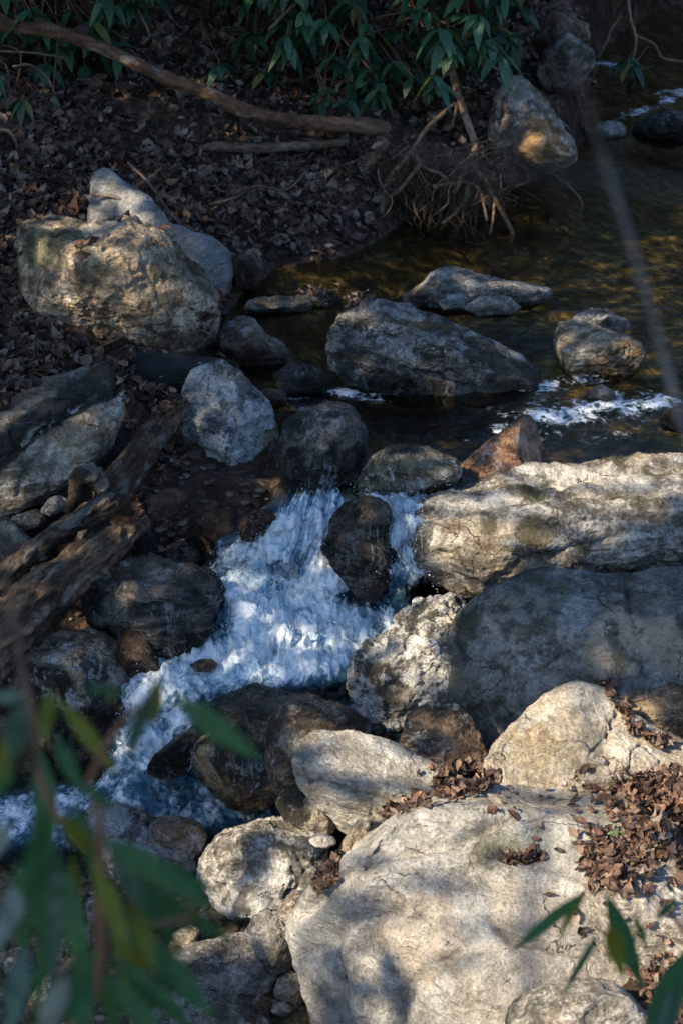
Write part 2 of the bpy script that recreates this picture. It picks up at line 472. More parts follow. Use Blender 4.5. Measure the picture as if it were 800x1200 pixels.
def ground_z(x, y, detail=True):
    x = np.atleast_1d(np.asarray(x, float)); y = np.atleast_1d(np.asarray(y, float))
    z = np.zeros(len(x))
    for s in range(0, len(x), 20000):
        xs, ys = x[s:s + 20000], y[s:s + 20000]
        d2 = (xs[:, None] - GP[:, 0]) ** 2 + (ys[:, None] - GP[:, 1]) ** 2
        w = 1 / (d2 + .012) ** 2.0
        z[s:s + 20000] = (w * GP[:, 2]).sum(1) / w.sum(1)
    ins = inpoly(x, y, POOL); d = polydist(x, y, POOL)
    d2 = d + .10 * noise(np.stack([x, y, 0 * x], -1) * 2.1, 5)
    zo = np.where(z > 0, .02 + (z - .02) * sstep(0, .22, d2), z)
    zi = -.07 - .26 * sstep(0, .8, d2)
    z = np.where(ins, zi, np.where(y > 6.95, np.maximum(zo, -.05), z))
    P = np.stack([x, y, z * .5], -1)
    z = z + np.where(ins, .5, 1) * (.05 * fbm(P, 1.7, 3, 2) + (.022 * fbm(P, 7, 4, 6) if detail else 0))
    return z

def ground_mat():
    M = NT('leafy_soil')
    pos = M.n('NewGeometry').outputs['Position']
    n1 = M.noise(pos, 2.5, 6, .6); n2 = M.noise(pos, 30, 6, .7); n3 = M.noise(pos, 110, 4, .7)
    cell = M.n('TexVoronoi', {'Vector': M.n('VectorMath', {0: pos, 1: M.n('VectorMath', {0: M.n('TexNoise', {'Vector': pos, 'Scale': 12.0}).outputs['Color'], 3: .12}, operation='SCALE').outputs[0]}, operation='ADD').outputs[0], 'Scale': 21.0})
    cv = M.n('SeparateColor', {0: cell.outputs['Color']}).outputs[0]
    col = M.ramp(cv, [(.0, (.022, .015, .011)), (.4, (.055, .034, .022)), (.7, (.10, .058, .036)), (1, (.15, .11, .085))])
    col = M.mix(M.step(n1, .42, .62), col, (.03, .021, .015))
    h = M.math('ADD', M.math('MULTIPLY', cell.outputs['Distance'], -.6), M.math('ADD', n2, M.math('MULTIPLY', n3, .4)))
    # gravel of the stream bed
    pv = M.n('TexVoronoi', {'Vector': M.n('VectorMath', {0: pos, 1: M.n('VectorMath', {0: M.n('TexNoise', {'Vector': pos, 'Scale': 7.0, 'Detail': 4.0}).outputs['Color'], 3: .25}, operation='SCALE').outputs[0]}, operation='ADD').outputs[0], 'Scale': 13.0, 'Randomness': 1.0})
    pcv = M.n('SeparateColor', {0: pv.outputs['Color']}).outputs[1]
    pc = M.ramp(pcv, [(0, (.09, .08, .04)), (.4, (.19, .155, .075)), (.75, (.28, .22, .11)), (1, (.38, .34, .22))])
    pc = M.mix(M.math('MULTIPLY', M.step(pv.outputs['Distance'], .45, .75), .7), pc, (.02, .016, .012))
    zz = M.n('SeparateXYZ', {0: pos}).outputs[2]
    bed = M.math('MAXIMUM', M.n('Attribute', attribute_name='bed').outputs['Fac'], M.step(M.math('ADD', zz, M.math('MULTIPLY', n1, .1)), -.62, -.72))
    pc = M.mix(M.step(M.noise(pos, 3.0, 6, .65), .42, .58), M.mix(1.0, pc, (.5, .52, .48), 'MULTIPLY'), pc)
    col = M.mix(bed, col, pc)
    b = M.n('BsdfPrincipled', {'Base Color': col, 'Roughness': .85, 'Specular IOR Level': .25, 'Normal': M.bump(h, .03)})
    return M.surf(b)

def grid_mesh(name, xs, ys, zf, mat):
    X, Y = np.meshgrid(xs, ys); Z = zf(X.ravel(), Y.ravel())
    V = np.stack([X.ravel(), Y.ravel(), Z], -1)
    ny, nx = X.shape
    i = np.arange(ny - 1)[:, None] * nx + np.arange(nx - 1)[None]
    F = np.stack([i, i + 1, i + nx + 1, i + nx], -1).reshape(-1, 4)
    return link(name, V, F, mat)

gx = np.concatenate([np.linspace(-45, -4.2, 40), np.arange(-4.0, 5.0, .035), np.linspace(5.2, 45, 40)])
gy = np.concatenate([np.linspace(-12, 3.8, 24), np.arange(4.0, 13.5, .035), np.arange(13.6, 22, .12), np.linspace(22.5, 60, 30)])
ground = grid_mesh('ground', gx, gy, ground_z, ground_mat())
_g3 = np.array([v.co[:] for v in ground.data.vertices]); _b = ground.data.attributes.new('bed', 'FLOAT', 'POINT'); _b.data.foreach_set('value', (inpoly(_g3[:, 0], _g3[:, 1], POOL) & ((_g3[:, 1] > 7.9) | (_g3[:, 0] > -.25))).astype(np.float32))
tag(ground, 'brown leaf covered stream bank, stony bed and wooded slope', kind='structure')

# ------------------------------------------------------------------ water
def water_mat(name, tint, foam_scale=9.0, bump=.05, stretch=(1, 1, 1), milky=0.0, flow=False):
    M = NT(name)
    pos = M.n('NewGeometry').outputs['Position']
    foam = M.n('Attribute', attribute_name='foam').outputs['Fac']
    v = M.vmap(pos, stretch)
    w1 = M.noise(v, 5, 4, .55, .8); w2 = M.noise(v, 17, 5, .6, 1.2); w3 = M.noise(v, 60, 4, .6)
    h = M.math('ADD', M.math('MULTIPLY', w1, 1.0), M.math('ADD', M.math('MULTIPLY', w2, .30), M.math('MULTIPLY', w3, .07)))
    h = M.math('MULTIPLY', h, M.math('ADD', .25, foam))
    nrm = M.bump(h, bump)
    fr = M.n('Fresnel', {'IOR': 1.33, 'Normal': nrm}).outputs[0]
    gl = M.n('BsdfGlossy', {'Roughness': .06, 'Normal': nrm, 'Color': (1, 1, 1)})
    tr = M.n('BsdfTransparent', {'Color': tint})
    body = tr
    if milky:
        df = M.n('BsdfDiffuse', {'Color': (.08, .24, .36), 'Normal': nrm})  # milky water body, with the blue of the skylight put into its colour
        body = M.n('MixShader', {0: M.math('MULTIPLY', milky, M.step(foam, .0, .6)), 1: tr, 2: df})
    cl = M.n('MixShader', {0: fr, 1: body, 2: gl})
    # foam: lacework of fine bubbles, torn along the flow
    f1 = M.noise(v, foam_scale, 6, .6, .5)
    f2 = M.noise(v, foam_scale * 4.2, 5, .65, .15)
    vo = M.n('TexVoronoi', {'Vector': M.n('VectorMath', {0: v, 1: M.n('VectorMath', {0: M.n('TexNoise', {'Vector': v, 'Scale': foam_scale * 1.3, 'Detail': 4.0}).outputs['Color'], 3: .12}, operation='SCALE').outputs[0]}, operation='ADD').outputs[0], 'Scale': foam_scale * 3.2}, feature='DISTANCE_TO_EDGE').outputs['Distance']
    lace = M.step(vo, .30, .02)
    f0 = M.noise(v, foam_scale * .38, 4, .55, .5)
    t = M.math('ADD', M.math('MULTIPLY', f0, .30), M.math('ADD', M.math('MULTIPLY', f1, .42), M.math('ADD', M.math('MULTIPLY', f2, .28), M.math('MULTIPLY', M.math('SUBTRACT', lace, .3), .04))))
    if flow:
        fv = M.n('Attribute', attribute_name='flow').outputs['Vector']
        s1 = M.noise(fv, 15, 5, .62, .25); s2 = M.noise(fv, 46, 5, .65, .1)
        t = M.math('ADD', M.math('MULTIPLY', t, .42), M.math('ADD', M.math('MULTIPLY', s1, .30), M.math('MULTIPLY', s2, .28)))
    mk = M.step(M.math('ADD', M.math('MULTIPLY', M.math('SUBTRACT', t, .5), 3.6 if flow else 3.4), M.math('ADD', foam, .12)), .40, .86)
    mk = M.math('MULTIPLY', mk, M.step(foam, .0, .12))
    fh = M.math('ADD', M.math('MULTIPLY', f2, .3), M.math('ADD', M.math('MULTIPLY', f1, .9), M.math('MULTIPLY', f0, 1.2)))
    fn = M.bump(fh, .05)
    fcol = M.mix(M.step(t, .42, .58), (.22, .42, .56), (.93, .96, .97))  # white foam; its blue end carries the skylight as colour
    fb = M.n('BsdfPrincipled', {'Base Color': fcol, 'Roughness': .35, 'Specular IOR Level': .5, 'Normal': fn})
    if flow: mk = M.math('MULTIPLY', mk, .94)
    return M.surf(M.n('MixShader', {0: mk, 1: cl, 2: fb}))

def add_attr(o, name, val):
    a = o.data.attributes.new(name, 'FLOAT', 'POINT')
    a.data.foreach_set('value', np.asarray(val, np.float32))

def keep_faces(V, F, keepF):
    F = F[keepF]; used = np.unique(F); m = -np.ones(len(V), int); m[used] = np.arange(len(used))
    return used, m[F]

# upper pool: a level sheet that the banks and boulders stand out of
xs = np.arange(-1.6, 7.5, .03); ys = np.arange(6.85, 18.8, .03)
X, Y = np.meshgrid(xs, ys); xf, yf = X.ravel(), Y.ravel()
ins = inpoly(xf, yf, POOL) | (polydist(xf, yf, POOL) < .1)
i = np.arange(len(ys) - 1)[:, None] * len(xs) + np.arange(len(xs) - 1)[None]
F = np.stack([i, i + 1, i + len(xs) + 1, i + len(xs)], -1).reshape(-1, 4)
V = np.stack([xf, yf, 0 * xf], -1)
used, F = keep_faces(V, F, ins[F].all(1)); V = V[used]
ppx, ppy, _ = proj(V)
def blob(cx, cy, rx, ry, a=1.0, rot=0.0):
    c, s = math.cos(R(rot)), math.sin(R(rot))
    dx, dy = ppx - cx, ppy - cy
    u, v = (dx * c + dy * s) / rx, (-dx * s + dy * c) / ry
    return a * np.exp(-(u * u + v * v))
foam = blob(700, 478, 80, 14, .34, -2) + blob(640, 505, 130, 16, .16, -4) + blob(640, 490, 60, 11, .34, -8) + blob(745, 470, 40, 9, .36) + blob(690, 445, 30, 6, .4) + blob(632, 455, 26, 8, .45) \
     + blob(410, 462, 36, 7, .5, 5) + blob(580, 505, 40, 8, .25) + blob(345, 470, 30, 8, .35) + blob(790, 112, 22, 7, .36, -14) + blob(745, 132, 24, 4, .32, -12) + blob(775, 125, 40, 4, .3, -14) \
     + blob(715, 76, 34, 4, .5, 4) + blob(500, 552, 45, 8, .7, -5) + blob(545, 545, 30, 6, .5) + blob(440, 545, 25, 8, .25) + blob(360, 535, 20, 25, .25)
foam = np.clip(foam, 0, 1)
V[:, 2] = .006 * fbm(V, 2.3, 2, 3) + foam * (.02 + .05 * fbm(V, 9, 3, 8)) - .05 * sstep(7.25, 6.85, V[:, 1])
V[:, 2] += .04 * np.exp(-((ppx - 790) / 34) ** 2 - ((ppy - 116) / 12) ** 2)
pool = link('stream_water', V, F, water_mat('clear_stream_water', (.96, .88, .62), 8.0, .085, (1, 1.0, 1)))
add_attr(pool, 'foam', foam)
tag(pool, 'clear dark olive pool of the stream above the cascade', kind='structure')

# cascade and lower run: one sheet, heights read off the picture
WC = [(330,572,-.03),(380,566,-.01),(430,560,.0),(480,546,.0),(545,552,.0),(330,590,-.06),(380,590,-.06),(462,572,.0),(520,580,-.06),
 (290,640,-.20),(340,640,-.17),(390,650,-.2),(462,590,.0),(465,615,-.045),(465,650,-.15),(470,675,-.27),(505,640,-.16),(425,640,-.24),(425,610,-.17),(428,670,-.36),(400,610,-.14),(320,600,-.09),(240,670,-.36),(280,680,-.34),(330,690,-.36),
 (250,712,-.42),(330,722,-.42),(420,702,-.43),(500,694,-.43),(540,690,-.43),(380,770,-.47),(250,770,-.48),(440,800,-.50),(330,800,-.51),(210,780,-.51),(440,750,-.46),
 (190,800,-.55),(170,850,-.67),(150,890,-.77),(110,920,-.81),(0,940,-.82),(60,980,-.83),(0,1005,-.83),(-40,960,-.83),(260,940,-.82),(300,950,-.82),(345,965,-.82),(230,975,-.83),
 (300,880,-.62),(240,850,-.62),(400,830,-.56),(420,870,-.62),(200,900,-.78),(310,905,-.76),(120,1000,-.83)]
WX = np.array(WC, float)
CUT = [(330,558),(318,590),(285,610),(235,650),(205,690),(190,740),(185,770),(150,788),(138,850),(105,895),(40,905),(-60,915),(-60,1015),(100,1015),(235,1000),(350,985),(390,970),(415,900),(440,850),(470,790),(520,740),(575,710),(575,640),(560,548),(480,532),(400,540)]
px = np.arange(-60, 585, 1.6); py = np.arange(530, 1018, 1.6)
X, Y = np.meshgrid(px, py); xf, yf = X.ravel(), Y.ravel()
d2 = (xf[:, None] - WX[:, 0]) ** 2 + (yf[:, None] - WX[:, 1]) ** 2
w = 1 / (d2 + 500) ** 1.7
zf = (w * WX[:, 2]).sum(1) / w.sum(1)
V = np.stack([at(a, b, depth(b, c)) for a, b, c in zip(xf, yf, zf)])
i = np.arange(len(py) - 1)[:, None] * len(px) + np.arange(len(px) - 1)[None]
F = np.stack([i, i + len(px), i + len(px) + 1, i + 1], -1).reshape(-1, 4)
ppx, ppy = xf, yf
foam = .38 + .25 * blob(480, 615, 26, 60) + .42 * (blob(330, 640, 70, 75) + blob(290, 720, 70, 50) + blob(470, 640, 45, 70) + blob(380, 740, 90, 40) + blob(250, 790, 80, 25) + blob(165, 850, 35, 60) + blob(370, 785, 80, 16)) \
     - .15 * blob(455, 690, 45, 20) - .5 * blob(430, 790, 40, 16) - .3 * blob(400, 705, 40, 14) - .45 * blob(370, 815, 80, 14) - .02 * blob(230, 945, 90, 22) + .08 * blob(60, 960, 120, 40) + .08 * blob(280, 950, 80, 24) \
     - .5 * blob(500, 690, 40, 16) - .28 * blob(480, 715, 50, 25) - .4 * blob(350, 655, 16, 30) - .45 * blob(262, 735, 30, 26) - .5 * blob(225, 740, 22, 30) - .35 * blob(420, 555, 100, 18) \
     - .25 * blob(330, 700, 14, 20) - .15 * blob(120, 905, 60, 12)
foam = np.clip(foam, 0, 1)
_in = inpoly(xf, yf, CUT); foam = foam - .45 * (1 - sstep(2, 38, np.where(_in, polydist(xf, yf, CUT), 0))) * (1 - .6 * np.exp(-((yf - 790) / 30) ** 2))
foam = np.clip(foam, 0, 1)
used, F = keep_faces(V, F, inpoly(xf, yf, CUT)[F].all(1))
V = V[used]; foam = foam[used]
N = normals(V, F); N *= np.sign(N[:, 2:3] + 1e-9)
slope = 1 - N[:, 2]
q = V * np.array([1, 1, .55])
amp = (.25 + foam) * (1 + 1.3 * np.clip(slope * 3, 0, 1))
# the flow fans out from the lip of the cascade
fx, fy = ppx[used] - 395, ppy[used] - 455
th_ = np.arctan2(fx, fy); rr_ = np.hypot(fx, fy) / 265.0
FLOW = np.stack([th_ * 1.15, rr_ * .26, .35 * V[:, 2]], -1) + .05 * np.stack([fbm(q, 2.2, 2, 61), .4 * fbm(q, 2.2, 2, 62), 0 * rr_], -1)
rg = .5 * (1 - 2 * np.abs(noise(q * 7.5, 31))) + 1.0 * (1 - 2 * np.abs(noise(FLOW * 13, 35))) + .5 * noise(FLOW * 31, 36)
d = amp * (.020 * fbm(q, 3.2, 3, 12) + .019 * rg + .016 * fbm(q, 15, 3, 22, .6) + .011 * (1 - 2 * np.abs(noise(q * 27, 8))))
V = V + N * d[:, None]
casc = link('cascade_water', V, F, water_mat('white_cascade_water', (.45, .56, .60), 13.0, .05, (1, 1, .55), .45, True))
add_attr(casc, 'foam', foam)
_fa = casc.data.attributes.new('flow', 'FLOAT_VECTOR', 'POINT'); _fa.data.foreach_set('vector', FLOW.astype(np.float32).ravel())
tag(casc, 'white foaming cascade tumbling between boulders into the lower run', kind='structure')
CASC_V, CASC_N, CASC_F = V, N, foam

# ------------------------------------------------------------------ boulders, rocks and stones
B = lambda *a: tuple(a)
WARM = (.46, .36, .24); PALE = (.52, .51, .47); GREEN = (.07, .085, .03); BLACK = (.022, .023, .026); OCH = (.34, .20, .075); RUST = (.20, .085, .035)
# --- left bank
rock('boulder', 'big blocky boulder with moss on its left side beneath the leafy bank', 'boulder',
     [(15,262),(28,247),(70,247),(100,260),(130,258),(160,252),(190,262),(215,290),(245,322),(258,352),(252,390),(225,412),(180,420),(130,415),(80,395),(45,372),(20,330)],
     405, .18, .42, 'tan', 1, lvl=7, e=.62, planes=[(-.2,.75,.6,.66),(.55,-.1,.8,.72),(-.75,.05,.6,.66),(0,-.5,.85,.72)], nfac=3, rough=.03, fine=.016, crack=.015, pits=.006, mscale=1.3, c=((.15,.11,.065),(.36,.275,.18),(.52,.43,.31)), pale=.15, st=.6,
     patches=[(48,285,34,GREEN,.75),(100,275,22,GREEN,.55),(60,320,26,BLACK,.5),(85,300,10,PALE,.7),(75,345,14,PALE,.5),(120,262,26,PALE,.5),(150,330,60,WARM,.45)], wet=None)
rock('boulder', 'smooth grey boulder with a pointed spur wedged behind the mossy blocky boulder', 'boulder',
     [(105,290),(107,232),(111,210),(122,199),(138,206),(150,220),(178,236),(197,256),(203,266),(235,276),(264,288),(273,308),(272,340),(262,362),(235,372),(180,340),(120,320)],
     372, .2, .32, 'grey', 2, t=9.75, lvl=6, e=.7, planes=[(.3,.7,.6,.7),(.7,0,.7,.7)], nfac=3, rough=.04, fine=.008, dark=.12, moss=.0, calm=.4, c=((.20,.195,.18),(.32,.315,.30),(.44,.435,.42)), patches=[(240,300,40,(.36,.38,.39),.4)])
rock('boulder', 'long pale boulder with a black diagonal stripe lying on the left bank', 'boulder',
     [(-60,560),(-30,515),(0,490),(30,466),(70,438),(105,425),(130,423),(144,434),(145,460),(139,490),(126,522),(105,550),(70,575),(30,595),(0,607),(-40,612)],
     602, -.1, .30, 'tan', 3, lvl=7, e=.66, planes=[(-.35,.75,.5,.52),(.25,-.35,.9,.55)], nfac=2, rough=.035, fine=.012, crack=.02, led=((.5,.75,.3),3.2,.02), grooves=[([(-30,565),(30,520),(60,500),(100,470),(142,458)],5,.05),([(20,580),(40,545),(60,520)],4,.025),([(60,570),(66,530)],4,.015)], pale=.1, moss=.05,
     band=((.3,.5,.6),.4), c=((.22,.18,.13),(.42,.36,.27),(.58,.53,.45)),
     half=(0,556,140,446,(.020,.021,.024),.95), patches=[(60,545,26,PALE,.55),(95,515,22,WARM,.5),(128,452,20,(.36,.31,.24),.6)])
rock('boulder', 'upright blue grey boulder with a rounded knob beside the top of the cascade', 'boulder',
     [(209,472),(218,447),(236,425),(258,418),(276,430),(298,452),(318,480),(328,508),(322,545),(306,580),(285,605),(255,600),(232,570),(219,530),(212,500)],
     590, -.26, .26, 'grey', 4, c=((.13,.14,.14),(.31,.32,.32),(.52,.52,.51)), lvl=6, e=.66, planes=[(-.3,.6,.7,.6),(.75,.0,.65,.55),(-.6,-.3,.75,.62)], nfac=3, rough=.05, fine=.014, crack=.02, grooves=[([(220,470),(250,465),(272,490),(290,520)],5,.035),([(250,432),(268,455),(300,470)],4,.02),([(222,520),(250,530),(270,560)],4,.03)], wet=-.17, pale=.55, dark=.5,
     patches=[(240,545,24,PALE,.5),(255,440,20,PALE,.5),(225,480,16,(.22,.23,.22),.6)])
rock('cobble', 'round reddish cobble beneath the upright blue grey boulder', 'cobble',
     [(168,582),(176,566),(196,559),(220,565),(238,582),(236,604),(215,616),(190,616),(172,604)], 612, -.24, .10, 'red', 5, lvl=5, e=.8, nfac=2, rough=.03, patches=[(195,572,12,(.22,.13,.09),.5)])
rock('rock', 'pale stone at the left edge under the rotting log', 'rock', [(-30,640),(-10,612),(8,607),(24,616),(37,634),(32,664),(0,676),(-30,670)], 672, -.3, .13, 'tan', 6, lvl=5, nfac=4)
rock('cobble', 'flat grey cobble under the striped boulder', 'cobble', [(8,612),(20,602),(42,597),(58,603),(52,617),(25,622)], 620, -.2, .08, 'grey', 7, lvl=4, nfac=3, t=7.5)
rock('cobble', 'greenish grey cobble next to the driftwood sliver', 'cobble', [(48,600),(58,584),(72,578),(80,584),(76,597),(60,606)], 604, -.16, .06, 'bluegrey', 8, lvl=4, nfac=3, t=7.45)
rock('cobble', 'dark rounded cobble between the two rotting logs', 'cobble', [(82,640),(96,618),(118,608),(132,616),(128,640),(105,652),(88,652)], 650, -.26, .08, 'dark', 9, lvl=4, nfac=4)
rock('rock', 'dark upright rock under the end of the lower rotting log', 'rock', [(149,650),(153,628),(165,613),(178,611),(188,628),(186,656),(170,668),(155,664)], 664, -.35, .10, 'dark', 10, lvl=5, nfac=4, wet=-.2, patches=[(156,645,8,RUST,.6)])
rock('rock', 'wet black rock at the left edge of the white cascade', 'rock', [(190,652),(198,638),(215,632),(233,645),(238,668),(222,678),(200,672)], 676, -.40, .10, 'dark', 11, lvl=5, nfac=5, wet=-.1, patches=[(225,652,8,OCH,.4)])
rock('rock', 'flat brown wet ledge beside the cascade top', 'rock', [(222,612),(245,596),(280,592),(304,602),(302,622),(280,645),(245,650),(226,640)], 645, -.32, .13, 'brown', 12, lvl=5, nfac=4, wet=-.05)
rock('rock', 'small brown rock poking out of the upper foam', 'rock', [(278,618),(286,604),(300,596),(318,598),(324,606),(312,622),(298,636),(284,634)], 632, -.22, .09, 'brown', 13, lvl=5, nfac=5, wet=-.05, t=7.42)
rock('boulder', 'layered dark boulder dripping into the left side of the cascade', 'boulder',
     [(94,702),(108,682),(140,664),(180,657),(220,662),(248,676),(258,700),(250,730),(232,775),(205,800),(180,780),(150,748),(110,728)], 775, -.52, .26, 'dark', 14, lvl=6, e=.62,
     planes=[(.0,.8,.6,.55),(.1,-.3,.9,.6)], nfac=3, rough=.05, fine=.02, crack=.03, led=((.25,1,.1),5,.05), wet=-.42, band=((.2,.15,.3),.5), pale=.25,
     patches=[(130,710,16,(.26,.26,.24),.5),(190,672,30,(.22,.18,.13),.5),(135,668,8,RUST,.6)])
rock('boulder', 'rounded boulder streaked black, white and ochre beside the left channel', 'boulder',
     [(16,790),(22,768),(45,748),(75,739),(108,737),(138,752),(154,778),(158,808),(150,850),(138,885),(100,905),(55,895),(28,860)], 892, -.80, .24, 'ochre', 15, lvl=6, e=.66,
     planes=[(.1,.8,.55,.72)], nfac=3, rough=.04, fine=.014, crack=.04, wet=-.62, dark=.8, pale=.5, c=((.05,.04,.03),(.22,.17,.11),(.40,.34,.25)),
     patches=[(70,765,10,PALE,.6),(112,775,18,BLACK,.85),(118,800,20,BLACK,.85),(125,825,16,BLACK,.8),(45,800,20,BLACK,.7),(85,785,14,OCH,.6),(140,815,14,OCH,.6),(150,790,8,PALE,.4),(60,860,34,BLACK,.7)])
rock('rock', 'wet brown rock squeezed between the streaked and the layered boulders', 'rock', [(138,752),(150,735),(168,738),(182,756),(191,786),(190,804),(165,804),(146,790)], 800, -.58, .12, 'brown', 16, lvl=5, e=.8, nfac=2, wet=-.3)
rock('cobble', 'little ochre stone lying in the foot of the cascade', 'cobble', [(222,779),(232,773),(248,772),(256,778),(248,787),(230,787)], 786, -.47, .05, 'ochre', 17, lvl=4, nfac=2, wet=-.3)
# --- around the waterline on the far side
rock('rock', 'flat pale stone at the edge of the upper pool', 'rock', [(284,362),(292,351),(325,348),(358,351),(367,358),(358,367),(320,372),(290,371)], 368, 0, .13, 'tan', 18, lvl=5, nfac=3, wet=.0)
rock('rock', 'small dark blue stone heaped with leaves beside the flat pale stone', 'rock', [(343,352),(352,341),(372,338),(392,341),(402,353),(390,362),(355,362)], 360, 0, .1, 'dark', 19, lvl=5, nfac=4, wet=.02)
rock('rock', 'smooth brown ledge sloping into the pool under the big blocky boulder', 'rock', [(255,395),(262,378),(280,367),(298,374),(310,392),(332,402),(350,425),(340,450),(310,448),(280,428),(258,410)], 430, -.02, .2, 'tan', 20, lvl=6, e=.75, nfac=3, wet=.03, dark=.3,
     c=((.09,.07,.05),(.17,.135,.10),(.25,.21,.16)))
rock('rock', 'mottled stone with a green tuft at the lip of the pool', 'rock', [(318,440),(340,425),(372,430),(395,448),(392,466),(350,470),(325,462)], 466, -.02, .14, 'dark', 21, lvl=5, nfac=4, wet=.03, moss=.8)
rock('rock', 'small square dark rock in the water behind the upright boulder', 'rock', [(302,474),(304,458),(316,453),(335,457),(337,473),(322,480)], 477, 0, .07, 'brown', 22, lvl=4, nfac=5, wet=.03)
rock('rock', 'dirty brown rock half buried in the bank behind the grey spur', 'rock', [(268,320),(276,300),(294,293),(308,300),(314,322),(296,340),(274,338)], 338, .06, .14, 'brown', 23, lvl=5, nfac=4)
rock('rock', 'pale stone half buried in the fallen leaves of the upper bank', 'rock', [(208,122),(216,112),(232,107),(250,114),(254,126),(230,132)], 126, .62, .12, 'grey', 24, lvl=5, nfac=3, t=11.75)
rock('boulder', 'big dark midstream boulder with a pale lichen cap', 'boulder',
     [(384,412),(388,388),(408,366),(440,353),(476,353),(506,366),(546,388),(592,410),(628,430),(634,450),(606,468),(555,476),(490,474),(440,466),(405,450),(388,432)],
     462, 0, .42, 'bluegrey', 25, lvl=7, e=.7, planes=[(-.35,.2,.9,.62),(.5,.55,.6,.5),(.1,-.45,.85,.62)], nfac=3, rough=.04, fine=.014, crack=.02, led=((.35,1,.2),4.5,.012), grooves=[([(390,398),(440,420),(500,440),(560,452)],4,.03),([(388,415),(430,436),(490,455)],4,.03),([(480,358),(540,395),(590,430),(600,450)],4,.02),([(400,385),(460,402),(520,420)],3,.018)], wet=.035, band=((.2,.35,.5),.25),
     c=((.055,.05,.045),(.15,.138,.13),(.29,.275,.26)), patches=[(478,375,20,(.42,.40,.33),.85),(492,380,10,OCH,.5),(512,396,12,PALE,.6),(455,362,22,(.28,.30,.31),.6),(560,425,26,(.24,.17,.10),.35),(600,435,26,(.25,.18,.1),.45)])
rock('rock', 'low humped grey rock farthest back in the pool', 'rock',
     [(455,358),(470,343),(495,333),(508,318),(522,311),(552,314),(580,326),(604,331),(630,336),(646,346),(630,358),(580,366),(500,366)], 360, 0, .3, 'grey', 26, lvl=6, e=.7, planes=[(.0,.5,.8,.6)], nfac=3, rough=.05, fine=.012, wet=.03, crack=.03,
     patches=[(525,318,16,PALE,.5)])
rock('cobble', 'small blue grey stone in front of the low humped rock', 'cobble', [(512,354),(524,345),(540,345),(550,353),(542,362),(520,363)], 361, 0, .08, 'bluegrey', 27, lvl=5, nfac=2, t=9.15, c=((.10,.12,.125),(.17,.2,.205),(.24,.27,.27)))
rock('rock', 'pale ochre angular stone in front of the low humped rock', 'rock', [(540,362),(558,350),(580,341),(592,342),(602,354),(612,360),(600,370),(560,374)], 368, 0, .12, 'pale', 28, lvl=5, nfac=4, planes=[(.5,.3,.8,.5)], wet=.0)
rock('boulder', 'tan boulder on the right of the pool with a dark wet foot', 'boulder',
     [(650,392),(656,378),(672,374),(692,378),(708,388),(732,394),(748,404),(754,420),(744,440),(715,452),(685,452),(662,436),(652,412)], 445, 0, .24, 'tan', 29, lvl=6, e=.68, planes=[(-.3,.5,.8,.62),(.0,-.6,.8,.5)], nfac=3, rough=.04, wet=.04, crack=.03,
     patches=[(738,410,14,OCH,.5),(690,395,24,(.34,.28,.21),.5)])
rock('rock', 'dark angular rock behind the tan boulder in the pool', 'rock', [(664,380),(676,366),(694,360),(715,361),(731,371),(736,384),(724,396),(690,394)], 392, 0, .16, 'grey', 30, lvl=5, nfac=5, t=9.0, wet=.02, dark=.5)
rock('cobble', 'yellowish stone in the riffle below the tan boulder', 'cobble', [(684,466),(690,456),(704,451),(718,458),(722,468),(706,478),(690,478)], 474, 0, .09, 'tan', 31, lvl=5, nfac=3, wet=.02)
rock('cobble', 'brown stone at the right edge in the riffle', 'cobble', [(772,494),(782,480),(798,475),(825,478),(828,500),(800,508),(778,504)], 504, 0, .12, 'brown', 32, lvl=5, nfac=3, wet=.04)
rock('rock', 'rust brown pyramid rock standing in the shallow pool', 'rock',
     [(536,548),(556,530),(586,506),(610,487),(621,484),(631,496),(637,520),(638,540),(622,556),(585,566),(550,562)], 558, 0, .2, 'red', 33, lvl=6, e=.62, planes=[(-.62,.4,.7,.36),(.85,.15,.5,.42),(0,-.1,1,.72)], nfac=0, rough=.03, fine=.01, crack=.015, wet=-.06, st=.2, dark=.2,
     patches=[(620,492,6,(.38,.3,.22),.7),(616,518,9,PALE,.55)], c=((.17,.085,.05),(.33,.19,.11),(.42,.27,.17)))
# --- around the cascade
rock('boulder', 'dark wet boulder behind the fall at the lip of the cascade', 'boulder', [(326,522),(334,496),(355,478),(386,471),(414,478),(430,502),(427,545),(410,590),(372,602),(340,592),(328,558)], 585, -.12, .22, 'dark', 34, lvl=6, e=.7, nfac=4, wet=.1, fine=.02, t=7.72)
rock('rock', 'mottled pale green rock lying on the lip between the two falls', 'rock', [(408,566),(428,537),(458,522),(500,521),(534,538),(542,552),(528,572),(492,584),(440,588),(416,584)], 575, -.04, .2, 'grey', 35, lvl=6, e=.72, nfac=4, t=7.55, wet=-.02, fine=.018, moss=.35, c=((.05,.05,.04),(.13,.13,.10),(.26,.25,.20)), pale=.6)
rock('boulder', 'dark dripping boulder splitting the cascade in two', 'boulder', [(378,642),(386,610),(402,588),(430,580),(450,588),(466,606),(472,640),(462,676),(440,704),(420,700),(396,675)], 700, -.42, .15, 'dark', 36, lvl=6, e=.7, t=7.27, planes=[(-.5,.5,.7,.55),(.0,-.3,.9,.6)], nfac=4, fine=.02, wet=.0, c=((.03,.03,.03),(.075,.07,.06),(.14,.12,.10)))
